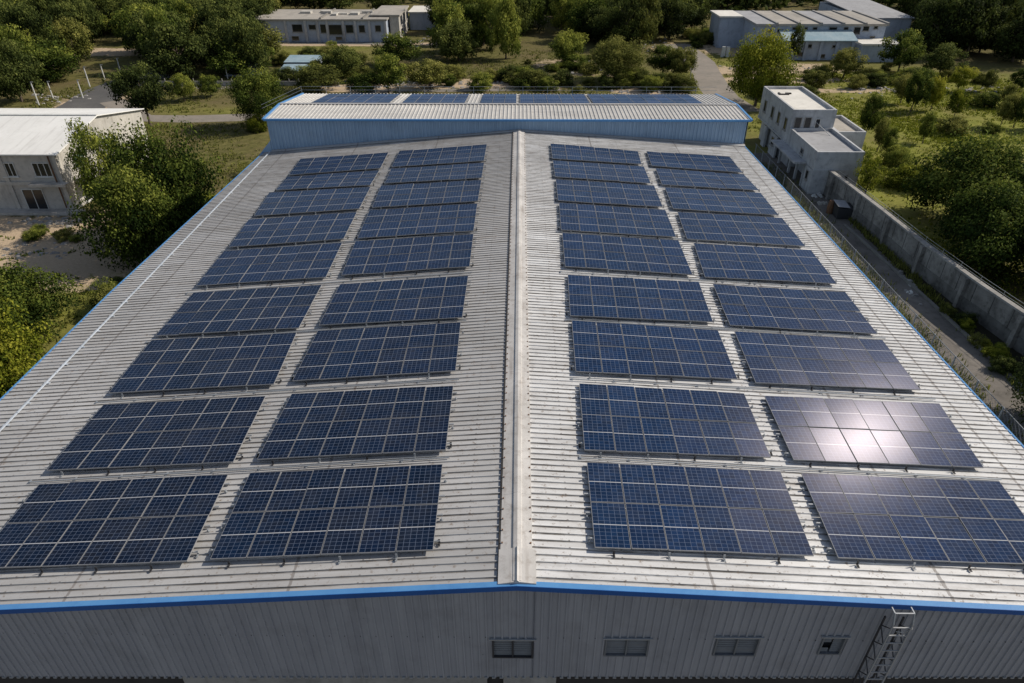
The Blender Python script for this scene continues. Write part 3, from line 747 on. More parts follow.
for u0, u1 in ((2, 16), (34, 51.5)):
    a = yp(u0, 170, ly).x; b = yp(u1, 170, ly).x
    window(lb, 'y', ly, a, b, EH*.62, EH*.86, -1, 'glass', 3)
for q in (-15.5, -21): window(lb, 'y', ly, lx+q, lx+q+2, EH*.62, EH*.86, -1, 'glass', 3)
window(lb, 'y', ly, lx-4.7, lx-2.6, .1, EH*.40, -1, 'glass', 2, 'door')
window(lb, 'y', ly, lx-10.4, lx-8.6, .9, EH*.38, -1, 'glass', 2)
window(lb, 'x', lx+.004, ly+2.4, ly+4.2, EH*.62, EH*.84, 1, 'glassg', 3)
window(lb, 'x', lx+.004, ly+8.0, ly+9.8, EH*.62, EH*.84, 1, 'glassg', 3)
window(lb, 'x', lx+.004, ly+2.0, ly+4.6, .1, EH*.38, 1, 'glass', 2, 'door')
m = MB(); m.box(lx+.01, lx+2.2, ly+1.4, ly+6.2, EH*.44, EH*.50); m.build('canopy', MAT['render_warm'], lb)
m = MB(); m.box(lx+2.0, lx+2.2, ly+1.5, ly+1.7, 0, EH*.44); m.box(lx+2.0, lx+2.2, ly+5.9, ly+6.1, 0, EH*.44); m.build('canopy_post', MAT['render_warm'], lb)
m = MB(); m.box(x0, lx+1.0, ly-1.2, ly-.004, .004, .25); m.build('plinth', MAT['render_warm'], lb)

# right abandoned two-storey building
RB = zp(807.5, 194); rx, ry = RB.x, RB.y
H1 = yp(818, 152, ry).z; W1 = 4.9
rb = thing('abandoned_building', 'roofless-looking grey concrete building with flat parapet roofs and dark window openings beside the alley', 'building', (rx+2, ry+8, 0))
yj = 79.0; yk = 90.3; H2 = 6.55
def flatroof(x0, x1, y0, y1, h, mat='rooftop', pw=.22, ph=.32, name='roof'):
    m = MB(); m.box(x0+pw, x1-pw, y0+pw, y1-pw, h-ph-.1, h-ph); r = m.build(name, MAT[mat], rb)
    m = MB(); m.box(x0, x1, y0, y0+pw, h-ph-.1, h); m.box(x0, x1, y1-pw, y1, h-ph-.1, h); m.box(x0, x0+pw, y0+pw, y1-pw, h-ph-.1, h); m.box(x1-pw, x1, y0+pw, y1-pw, h-ph-.1, h)
    m.build('parapet', MAT['conc_b'], r); return r
m = MB(); m.box(rx, rx+W1, ry, yj-.02, 2.62, H1-.42); m.box(rx+1.6, rx+W1, ry+.25, yj-.02, 0, 2.62)
m.box(rx, rx+W1, ry, ry+.25, 0, 2.62)
m.box(rx, rx+W1, yj, yk, 2.75, H2-.42); m.box(rx+.6, rx+W1, yj, yk, 0, 2.75)
m.build('wall', MAT['conc_b'], rb)
flatroof(rx, rx+W1, ry, yj-.01, H1, 'rooftop_d'); flatroof(rx, rx+W1, yj, yk, H2, 'rooftop')
# side wing with a lower flat roof on the meadow side
m = MB(); m.box(rx+W1+.01, rx+W1+3.2, 77.5, 84.5, 1.8, 4.1); m.build('wing_wall', MAT['conc_b'], rb)
flatroof(rx+W1+.01, rx+W1+3.2, 77.5, 84.5, 4.52, 'rooftop_b')
m = MB()
for yy in (78, 84): m.box(rx+W1+2.8, rx+W1+3.0, yy, yy+.25, 0, 1.8)
m.build('wing_post', MAT['conc'], rb)
m = MB(); m.box(rx-1.3, rx-.005, ry+2.2, yj+1.5, 2.55, 2.75); m.build('canopy', MAT['conc_b'], rb)
for yy in (ry+2.4, ry+4.5, ry+6.6, yj+1.2):
    m = MB(); m.box(rx-.02, rx+.22, yy, yy+.28, 0, 2.54); m.build('pillar', MAT['conc_b'], rb)
for a_, b_ in ((ry+.26, ry+2.2), (yj+3.2, yj+5.4), (yj+7.4, yj+8.6)):
    m = MB(); m.box(rx+.0, rx+.25, a_, b_, 0, 2.55); m.build('ground_floor_wall', MAT['conc_b'], rb)
hole(rb, 'x', rx, ry+3.5, ry+4.3, 3.1, 3.7, -1); hole(rb, 'x', rx, ry+.9, ry+1.6, 1.2, 2.2, -1)
for yy in (yj+1.1, yj+3.6, yj+6.0, yj+8.9): hole(rb, 'x', rx, yy, yy+.85, 3.9, 5.3, -1)
hole(rb, 'x', rx, yj+4.0, yj+4.9, 1.2, 2.2, -1)
for a in (.35, 1.45): hole(rb, 'y', yj, rx+a, rx+a+.8, 4.35, 5.75, -1)
window(rb, 'y', yj, rx+2.7, rx+3.3, 4.5, 5.6, -1, 'glass', 1)
hole(rb, 'y', ry, rx+3.4, rx+3.8, 1.5, 2.1, -1)
m = MB(); m.box(rx-.05, rx+W1+.05, ry-.06, ry-.003, 2.5, 2.7); m.box(rx-.07, rx-.004, yj+1.6, yk, 2.7, 2.95); m.build('floor_band', MAT['conc_b'], rb)
m = MB(); m.box(rx+1.0, rx+2.2, yk-3.2, yk-2.9, H2-.32, H2-.2); m.box(rx+1.9, rx+2.6, yk-2.8, yk-2.5, H2-.32, H2-.18); m.box(rx+1.1, rx+1.3, yk-3.0, yk-2.2, H2-.32, H2-.22)
m = tag(m.build('debris_pile', MAT['dark']), 'small pile of dark scrap left on the white flat roof of the abandoned building', 'debris')
m = MB(); m.bar((rx+2.8, yj-.02, 5.2), (rx+4.2, yj-2.6, 4.0), .05); tag(m.build('loose_pipe', MAT['steel']), 'thin metal pipe leaning from the upper wall down to the lower flat roof', 'pipe')

# far centre: long derelict flat-roofed block
def rel(u, v, y): return yp(u, v, y)
fy = zp(330, 42.2).y
fx0, fx1 = yp(283, 30, fy).x, yp(386.5, 30, fy).x; fh = yp(340, 19, fy).z
dp = zp(330, 9.5, fh).y-fy
fb = thing('derelict_block', 'long low derelict block with flat brown roof and dark gaping windows beyond the trees', 'building', ((fx0+fx1)/2, fy+dp/2, 0))
m = MB(); m.box(fx0-8, fx1, fy, fy+dp, 0, fh-.3); m.build('wall', MAT['bluewall'], fb)
m = MB(); m.box(fx0-8.3, fx1+.3, fy-.35, fy+dp+.3, fh-.29, fh); r = m.build('roof', MAT['rooftop_b'], fb)
m = MB()
for q in range(9):
    xx = fx0+2+random.random()*(fx1-fx0-6); yy = fy+3+random.random()*(dp-8)
    m.box(xx, xx+random.uniform(.8, 2.6), yy, yy+random.uniform(.6, 3), fh+.002, fh+random.uniform(.2, .6))
m.build('roof_debris', MAT['conc_w'], r)
m = MB(); m.box(fx0+8.2, fx0+8.5, fy, fy+dp, fh+.002, fh+.3); m.box(fx0+17.2, fx0+17.5, fy, fy+dp, fh+.002, fh+.3); m.build('roof_upstand', MAT['kerb'], r)
sc = (fx1-fx0)/590.0
for a, t, b, w in ((180, 138, 245, 182), (275, 140, 320, 168), (340, 138, 383, 188), (388, 140, 470, 198), (485, 140, 535, 188), (560, 143, 600, 185), (653, 143, 690, 180), (180, 205, 225, 230), (430, 208, 470, 228)):
    P = yp(260+a/5.69, t/5.69, fy); Q = yp(260+b/5.69, w/5.69, fy)
    hole(fb, 'y', fy, P.x, Q.x, max(Q.z, .1), P.z, -1, 'window')
m = MB()
for a in (150, 262, 330, 385, 477, 545, 625, 715):
    P = yp(260+a/5.69, 30, fy); m = MB(); m.box(P.x-.25, P.x+.25, fy-.3, fy-.01, 0, fh-.3); m.build('pilaster', MAT['conc_b'], fb)
hx0 = yp(372.5, 15, fy+4).x; hx1 = yp(399, 14, fy+4).x; hh = yp(399, 14, fy+4).z
m = MB(); ty = zp(408.5, 5.6, hh).y; m.box(fx1+.31, hx1, fy+3, ty, 0, hh-.3); m.box(hx0, fx1+.3, fy+4, ty, fh+.01, hh-.3); tw = m.build('tower_wall', MAT['conc_w'], fb)
m = MB(); m.box(hx0-.3, hx1+.3, fy+2.7, ty+.3, hh-.29, hh); m.build('roof', MAT['rooftop_b'], fb)
for q in (5, 9.5, 14): hole(fb, 'x', hx1, fy+q, fy+q+2.6, fh*.55, fh*.98, 1, 'window'); hole(fb, 'x', hx1, fy+q, fy+q+2.4, .6, fh*.42, 1, 'window')
la = thing('low_shed', 'low concrete outbuilding right of the far derelict block', 'shed', (hx1+9, fy+22, 0))
m = MB(); m.box(hx1+.5, hx1+16, fy+16, fy+26, 0, 3.6); m.build('wall', MAT['bluewall'], la)
m = MB(); m.box(hx1+.2, hx1+16.3, fy+15.7, fy+26.3, 3.61, 3.9); m.build('roof', MAT['rooftop'], la)

# far right: pale blue factory complex
gy = zp(800, 60).y
def gx(u, v=40): return yp(u, v, gy).x
gh = yp(820, 23.6, gy+3.5).z
fc = thing('blue_factory', 'long pale blue factory with brown flat roof strips and broken openings at top right', 'building', (gx(810), gy+22, 0))
x0, x1 = yp(758, 24, gy+3.5).x, yp(887, 24, gy+3.5).x; D0 = gy+3.5; D1 = zp(800, 11, gh).y
m = MB(); m.box(x0, x1, D0, D1, 0, gh-.4); m.build('wall', MAT['bluewall'], fc)
nb = 6; xw = (x1-x0+.8)/nb
for k in range(nb):
    a = x0-.4+k*xw; sk = -.0
    m = MB(); m.hexa([(a, D0-.4, gh-.39), (a+xw-.5, D0-.4, gh-.39), (a+xw-.5, D1, gh-.39), (a, D1, gh-.39)], [(a, D0-.4, gh), (a+xw-.5, D0-.4, gh), (a+xw-.5, D1, gh+.05), (a, D1, gh+.05)])
    r = m.build('roof', MAT['rooftop_b'] if k % 3 else MAT['rooftop_d'], fc)
    m = MB(); m.box(a+xw-.5, a+xw-.02, D0-.35, D1-.3, gh-.38, gh+.22); m.build('roof_upstand', MAT['conc'], r)
m = MB()
D2 = zp(738, 16.5, gh).y; lx0 = yp(721, 16, D2).x
m.box(lx0, x0-.01, D2, D1, 0, gh-.2); m.build('wall', MAT['bluewall'], fc)
m = MB(); m.box(lx0-.3, x0-.45, D2-.3, D1+.3, gh-.19, gh+.1); m.build('roof', MAT['rooftop'], fc)
# lower front ranges
a, b = yp(784, 50, gy).x, yp(852, 50, gy).x; lh = yp(820, 41, gy).z
m = MB(); m.box(a, b, gy, D0-.01, 0, lh); m.build('front_wall', MAT['bluewall'], fc)
m = MB(); m.hexa([(a-.5, gy-.6, lh), (b+.5, gy-.6, lh), (b+.5, D0-.01, lh+1.3), (a-.5, D0-.01, lh+1.3)], [(a-.5, gy-.6, lh+.15), (b+.5, gy-.6, lh+.15), (b+.5, D0-.01, lh+1.45), (a-.5, D0-.01, lh+1.45)]); m.build('lean_to_roof', MAT['tealroof'], fc)
a2, b2 = yp(853, 50, gy+1).x, yp(887, 50, gy+1).x; l2 = yp(870, 55, gy+1).z
m = MB(); m.box(b+.8, b2+1, gy-2, D0-.02, 0, 3.0); m.build('front_wall', MAT['bluewall'], fc)
m = MB(); m.box(b+.6, b2+1.3, gy-2.3, D0-.02, 3.01, 3.3); m.build('roof', MAT['rooftop'], fc)
for u, v0, v1, w in ((795, 27, 31, 5), (806, 27, 30, 3), (815, 27, 30, 4), (833, 27, 31, 7), (846, 27, 30, 4), (857, 27, 34, 5), (866, 26, 31, 5), (876, 25, 29, 3), (872, 36, 41, 4), (838, 33, 36, 4), (780, 29, 32, 5), (770, 29, 32, 5)):
    P = yp(u-w/2, v0, D0); Q = yp(u+w/2, v1, D0); hole(fc, 'y', D0, P.x, Q.x, Q.z, P.z, -1, 'window')
for u, v0, v1, w in ((792, 45, 48, 5), (809, 44, 48, 5), (822, 54, 58, 5), (835, 45, 48, 5), (846, 52, 58, 4), (800, 52, 56, 6)):
    P = yp(u-w/2, v0, gy); Q = yp(u+w/2, v1, gy); hole(fc, 'y', gy, P.x, Q.x, max(.1, Q.z), P.z, -1, 'window')
m = MB()
for u in (790, 805, 820, 836, 851): P = yp(u, 50, gy); m = MB(); m.box(P.x-.3, P.x+.3, gy-.35, gy-.01, 0, lh-.05); m.build('pilaster', MAT['bluewall'], fc)
ey = D1-6
ex0, ex1 = yp(866, 20, ey).x, yp(912, 20, ey).x; eh = yp(880, 17.6, ey).z
fe = thing('far_hall', 'pale blue hall with plain grey roof behind the blue factory at the right', 'building', ((ex0+ex1)/2, ey+12, 0))
m = MB(); m.box(ex0, ex1, ey, ey+26, 0, eh-.2); m.build('wall', MAT['bluewall'], fe)
m = MB(); m.hexa([(ex0-.4, ey-.4, eh-.19), (ex1+.4, ey-.4, eh-.19), (ex1+.4, ey+26, eh+.6), (ex0-.4, ey+26, eh+.6)], [(ex0-.4, ey-.4, eh), (ex1+.4, ey-.4, eh), (ex1+.4, ey+26, eh+.8), (ex0-.4, ey+26, eh+.8)]); m.build('roof', MAT['rooftop_d'], fe)

# small blue-roofed sheds left of centre
for u, v, w, d, h, mat, lab in ((306, 72, 5.5, 3.6, 2.3, 'tealroof', 'small shed with pale teal metal roof among the bushes left of centre'), (297, 79, 4.2, 3.0, 1.9, 'tealroof', 'lower teal-roofed lean-to shed in front of the other shed'), (246, 74, 6, 4, 2.4, 'tealroof', 'small shed with grey-blue roof half hidden by trees, left of the teal sheds')):
    P = zp(u, v); t = thing('shed', lab, 'shed', P)
    m = MB(); m.box(P.x-w/2, P.x+w/2, P.y-d/2, P.y+d/2, 0, h-.3); wl_ = m.build('wall', MAT['bluewall'], t)
    m = MB(); m.hexa([(P.x-w/2-.3, P.y-d/2-.4, h-.3), (P.x+w/2+.3, P.y-d/2-.4, h-.3), (P.x+w/2+.3, P.y+d/2+.3, h+.1), (P.x-w/2-.3, P.y+d/2+.3, h+.1)], [(P.x-w/2-.3, P.y-d/2-.4, h-.2), (P.x+w/2+.3, P.y-d/2-.4, h-.2), (P.x+w/2+.3, P.y+d/2+.3, h+.2), (P.x-w/2-.3, P.y+d/2+.3, h+.2)]); m.build('roof', MAT[mat], t)
    hole(t, 'y', P.y-d/2, P.x-w/4, P.x+w/8, .3, h-.7, -1, 'door')

# boundary wall with piers and coping, bending outwards towards the camera
bw = thing('boundary_wall', 'weathered concrete boundary wall with piers and coping between the alley and the meadow', 'wall', (33.8, 50, 0))
WP = [(32.7, 70.1), (33.4, 60), (33.8, 52), (34.5, 45), (35.6, 38), (36.9, 30), (38.2, 22)]
m = MB(); c = MB(); h = 2.55
for (a, b), (e, g_) in zip(WP, WP[1:]):
    m.hexa([(a-.12, b, 0), (a+.12, b, 0), (e+.12, g_, 0), (e-.12, g_, 0)], [(a-.12, b, h), (a+.12, b, h), (e+.12, g_, h), (e-.12, g_, h)])
    c.hexa([(a-.22, b, h+.003), (a+.22, b, h+.003), (e+.22, g_, h+.003), (e-.22, g_, h+.003)], [(a-.22, b, h+.14), (a+.22, b, h+.14), (e+.22, g_, h+.14), (e-.22, g_, h+.14)])
m.build('wall_panel', MAT['stained'], bw); c.build('coping', MAT['conc'], bw)
def wx(y):
    for (a, b), (e, g_) in zip(WP, WP[1:]):
        if g_ <= y <= b: return e+(a-e)*(y-g_)/(b-g_)
    return 34
m = MB()
for y in np.arange(23, 69, 1.87): x = wx(y); m.box(x-.135, x-.118, y-.02, y+.02, 0, h)
struct(m.build('joint_line', MAT['dark'], bw), 'stuff')
m = MB()
for (a, b), (e, g_) in zip(WP, WP[1:]): m.hexa([(a-.15, b, 0), (a-.121, b, 0), (e-.121, g_, 0), (e-.15, g_, 0)], [(a-.15, b, 1.05), (a-.121, b, 1.05), (e-.121, g_, 1.0), (e-.15, g_, 1.0)])
m.build('lower_render', MAT['stained_d'], bw)
for y in np.arange(24, 70, 5.6):
    x = wx(y); m = MB(); m.box(x-.42, x-.125, y-.2, y+.2, 0, h-.02); m.build('pier', MAT['stained'], bw)
m = MB()
for y in np.arange(22.5, 69.5, 2.3): x = wx(y); m.bar((x+.05, y, h+.14), (x+.05, y, h+.62), .03)
for y in np.arange(22.5, 67.2, 2.3):
    for z in (h+.35, h+.58): m.bar((wx(y)+.05, y, z), (wx(y+2.3)+.05, y+2.3, z), .018)
m.build('wire_strand', MAT['steel'], bw)
# wire mesh fence along the hall side
FQ = zp(870.6, 272, 2.2); FX = FQ.x+.55
wf = thing('wire_fence', 'thin wire mesh fence with metal posts along the alley beside the right eave', 'fence', (FX, 60, 0))
for y in np.arange(26, 82, 2.6): m = MB(); m.bar((FX, y, 0), (FX, y, 2.15), .07); m.build('post', MAT['steel'], wf)
m = MB()
for z in (.2, 2.1): m.bar((FX, 26, z), (FX, 81.2, z), .04)
y = 26.0
while y < 79.4:
    m.bar((FX, y, .2), (FX, y+1.9, 2.1), .011); m.bar((FX, y+1.9, .2), (FX, y, 2.1), .011); y += .38
m.build('wire_mesh', MAT['louvre'], wf)

# debris in the alley
def P0(u, v): p = zp(u, v); return p.x, p.y
x, y = P0(842, 217)
t = thing('scrap_container', 'battered dark blue-grey metal container at the foot of the boundary wall', 'container', (x, y, 0))
m = MB(); m.hexa([(x-.8, y-.6, .05), (x+.6, y-.6, .05), (x+.7, y+.7, .05), (x-.7, y+.8, .05)], [(x-.9, y-.7, 1.2), (x+.7, y-.7, 1.05), (x+.8, y+.8, 1.2), (x-.8, y+.9, 1.3)]); m.build('body', MAT['darkmetal'], t)
m = MB(); m.hexa([(x-.95, y-.7, 1.34), (x+.2, y-.75, 1.24), (x+.3, y+.9, 1.34), (x-.85, y+.95, 1.42)], [(x-.95, y-.7, 1.38), (x+.2, y-.75, 1.28), (x+.3, y+.9, 1.38), (x-.85, y+.95, 1.46)]); m.build('lid', MAT['rooftop_d'], t)
x, y = P0(829, 213)
m = MB(); m.tube([(x, y, 0), (x, y, .8), (x+.05, y, 1.3)], [.3, .33, .28], 10); tag(m.build('drum', MAT['rust']), 'rusty brown upright drum left of the scrap container', 'drum')
for (u, v, s, lab, mt) in ((817, 196, .5, 'white block of rubble by the corner of the abandoned building', 'whitepaint'), (909, 292, .35, 'small white scrap lying on the alley next to the kerb', 'whitepaint'), (902, 275, .6, 'heap of dark broken concrete in the ditch below the boundary wall', 'stained'), (820, 203, .5, 'low heap of pale rubble beside the rusty drum', 'conc_w')):
    x, y = P0(u, v); m = MB()
    for q in range(7):
        a, b = random.uniform(-s, s), random.uniform(-s, s); r = s*random.uniform(.2, .5)
        m.hexa([(x+a-r, y+b-r, 0), (x+a+r, y+b-r*.6, 0), (x+a+r*.7, y+b+r, 0), (x+a-r*.8, y+b+r*.9, 0)], [(x+a-r*.6, y+b-r*.5, r*.9), (x+a+r*.5, y+b-r*.4, r*1.2), (x+a+r*.4, y+b+r*.6, r), (x+a-r*.5, y+b+r*.5, r*.7)])
    tag(m.build('rubble', MAT[mt]), lab, 'rubble')

# white poles by the road on the left
def pole(u, vb, vt, lab, arm=False, group='white poles by the road'):
    b = zp(u, vb); h = max(2.5, yp(u-(512-u)*.0, vt, b.y).z)
    t = thing('street_pole', lab, 'pole', b, group)
    m = MB(); m.tube([(b.x, b.y, 0), (b.x, b.y, h)], [.11, .075], 6); m.build('shaft', MAT['whitepaint'], t)
    m = MB(); m.box(b.x-.06, b.x+.35, b.y-.05, b.y+.05, h-.03, h+.04); m.build('lamp_head', MAT['steel'], t)
for u, vb, vt, lab in ((39, 105, 82, 'white pole nearest the left building, tallest of the row'), (53, 98, 82, 'white pole second from the left beside the shrubs'), (83, 98, 80, 'white pole closest to the near end of the asphalt road'), (90, 87, 67, 'white pole in the middle of the road verge'), (105, 80, 72, 'short white pole at the far end of the asphalt road'), (121, 73, 61, 'white pole beyond the road under the trees'), (228, 79, 64, 'lone pale pole in the wood left of the teal sheds'), (690, 80, 60, 'pale pole left of the dusty road in the centre right')):
    pole(u, vb, vt, lab)
for u, vb, vt, lab in ((741, 92, 77, 'short forked pale post left of the other by the dusty road'), (756, 91, 77, 'short forked pale post right of the other by the dusty road')):
    pole(u, vb, vt, lab)
# ruined gate piers by the far road
for u, lab in ((722.5, 'left white ruined gate pier by the far road'), (727, 'right white ruined gate pier by the far road')):
    b = zp(u, 57); m = MB(); m.hexa([(b.x-.4, b.y-.3, 0), (b.x+.4, b.y-.3, 0), (b.x+.4, b.y+.3, 0), (b.x-.4, b.y+.3, 0)], [(b.x-.3, b.y-.2, 1.9), (b.x+.3, b.y-.2, 1.9), (b.x+.3, b.y+.2, 1.9), (b.x-.3, b.y+.2, 1.9)])
    tag(m.build('gate_pier', MAT['whitepaint']), lab, 'gate pier')
m = MB(); fy2 = 104.8; fx_ = zp(190, 86)
for k in range(24): m.bar((fx_.x-12+k*1.6, fx_.y, 0), (fx_.x-12+k*1.6, fx_.y, 1.2), .12)
m.box(fx_.x-12, fx_.x+25, fx_.y-.08, fx_.y+.08, .05, .8)
tag(m.build('garden_wall', MAT['conc']), 'low grey garden wall between the trees above the dirt path', 'wall')
# ------------------------------------------------------------------ vegetation
def crown_mesh(name, seed, nclump, leaves, shape, leaf=.34, drop=.12):
    """crown of unit height 1 (0..1) and unit width 1, scaled on the object; leaf given for a 8 m tree"""
    g = np.random.default_rng(seed); V = []; T = []
    cs = []
    while len(cs) < nclump:
        p = g.normal(size=3); p /= np.linalg.norm(p); r = g.uniform(.30, 1.0)**.6
        q = p*r
        if q[2] < -.75: continue
        x, y, z = q
        if shape == 'round': s = 1
        elif shape == 'cone': s = .95-.35*z
        elif shape == 'flat': s = 1.0+.1*z; z *= .8
        elif shape == 'multi': s = .85+.25*z
        x *= s*(1+.25*math.sin(3*math.atan2(y, x)+seed)); y *= s*(1+.25*math.sin(3*math.atan2(y, x)+seed))
        cs.append((x*3.9, y*3.9, z*3.1, g.uniform(.65, 1.35)*(1.0 if shape != 'multi' else .85)))
    for (x, y, z, rc) in cs:
        n = int(leaves*g.uniform(.6, 1.4)*rc**1.6); d = g.normal(size=(n, 3)); d /= np.linalg.norm(d, axis=1)[:, None]
        rr = rc*np.clip(g.normal(.82, .22, n), .1, 1.35)[:, None]
        P = d*rr*np.array([1, 1, .72])+np.array([x, y, z])
        nm = d*.7+g.normal(size=(n, 3))*.55+np.array([0, 0, .45]); nm /= np.linalg.norm(nm, axis=1)[:, None]
        a = np.cross(nm, g.normal(size=(n, 3))); a /= np.linalg.norm(a, axis=1)[:, None]; b = np.cross(nm, a)
        L = leaf*g.uniform(.55, 1.25, n)[:, None]; Wd = L*g.uniform(.45, .8, n)[:, None]
        Q = np.stack([P-a*L*.5, P+b*Wd*.5+a*L*.05, P+a*L*.5+nm*-.04, P-b*Wd*.5+a*L*.05], 1)
        V.append(Q.reshape(-1, 3))
        t = .42+.15*g.normal()+.22*d[:, 2]+g.normal(size=n)*.10+.10*(z/3.1)  # leaves lighten upwards: lit clump tops painted into the tone
        T.append(np.repeat(t, 4))
    V = np.concatenate(V); T = np.clip(np.concatenate(T), 0, 1)
    lo, hi = np.percentile(V[:, 2], 1), np.percentile(V[:, 2], 99.7)
    V[:, 2] = (V[:, 2]-lo)/(hi-lo); wx_ = np.percentile(np.abs(V[:, :2]), 97)
    V[:, :2] /= 2*wx_
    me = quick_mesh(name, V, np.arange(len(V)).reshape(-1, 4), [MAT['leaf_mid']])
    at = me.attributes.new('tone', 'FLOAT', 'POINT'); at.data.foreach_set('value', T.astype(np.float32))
    return me
def trunk_mesh(name, seed, multi=False):
    """trunk with limbs: unit total height, unit width like the crown"""
    r = random.Random(seed); m = MB()
    nst = 3 if multi else 1
    for s in range(nst):
        bx, by = (r.uniform(-.05, .05), r.uniform(-.05, .05)) if multi else (0, 0)
        tx, ty = (r.uniform(-.2, .2), r.uniform(-.2, .2)) if multi else (r.uniform(-.04, .04), r.uniform(-.04, .04))
        top = r.uniform(.55, .75)
        P = [(bx, by, 0), (bx+tx*.3, by+ty*.3, .2), (bx+tx*.65, by+ty*.65, .42), (bx+tx, by+ty, top)]
        k = .7 if multi else 1
        m.tube(P, [.034*k, .026*k, .019*k, .008*k], 7)
        for q in range(5):
            t = r.uniform(.25, .5); a = r.uniform(0, 6.28); L = r.uniform(.2, .36)
            b = (bx+tx*t*1.3, by+ty*t*1.3, t)
            m.tube([b, (b[0]+math.cos(a)*L*.5, b[1]+math.sin(a)*L*.5, t+.13), (b[0]+math.cos(a)*L, b[1]+math.sin(a)*L, t+.24)], [.014*k, .010*k, .004*k], 5)
    o = m.build(name, MAT['bark']); me = o.data; bpy.data.objects.remove(o); return me
CR = [crown_mesh('crown_%s' % s, 20+i, n, l, s, lf) for i, (s, n, l, lf) in enumerate([('round', 70, 120, .36), ('round', 90, 105, .34), ('cone', 75, 110, .34), ('flat', 80, 110, .34), ('multi', 70, 85, .30), ('cone', 60, 120, .38), ('round', 55, 110, .36)])]
CRB = [crown_mesh('big_crown', 71, 150, 170, 'round', .22), crown_mesh('big_crown', 72, 130, 180, 'cone', .22), crown_mesh('open_crown', 73, 90, 170, 'multi', .24)]
TR = [trunk_mesh('trunk', 5+i, i == 4) for i in range(5)]
KIND = {'dark': 'leaf_dark', 'mid': 'leaf_mid', 'olive': 'leaf_olive', 'yellow': 'leaf_yellow'}
def tree(P, h, w, kind, label, group=None, crown=None, cat='tree', name='tree', cb=.22, trunk=None, rot=None, wd=None):
    t = thing(name, label, cat, (P.x, P.y, 0), group)
    t.rotation_euler[2] = random.uniform(0, 6.28) if rot is None else rot
    me = crown or random.choice(CR)
    c = bpy.data.objects.new('crown', me); COL.objects.link(c); c.parent = t
    c.location = (0, 0, h*cb); c.scale = (w, wd or w*random.uniform(.88, 1.1), h*(1-cb))
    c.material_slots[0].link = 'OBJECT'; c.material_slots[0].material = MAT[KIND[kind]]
    k = bpy.data.objects.new('trunk' if cat == 'tree' else 'stem', trunk or random.choice(TR[:4])); COL.objects.link(k); k.parent = t
    k.scale = (w*.9, w*.9, h)
    return t
def ptree(u, vb, vt, wpx, kind, label, group=None, **kw):
    P = zp(u, vb); h = max(1.2, yp(u, vt, P.y).z); dep = P.y*math.cos(PIT)+(CH-h/2)*math.sin(PIT)
    return tree(P, h, wpx*dep/F, kind, label, group, **kw)
def shrub(P, h, w, kind, label, group):
    return tree(P, h, w, kind, label, group, cat='shrub', name='shrub', cb=.02)

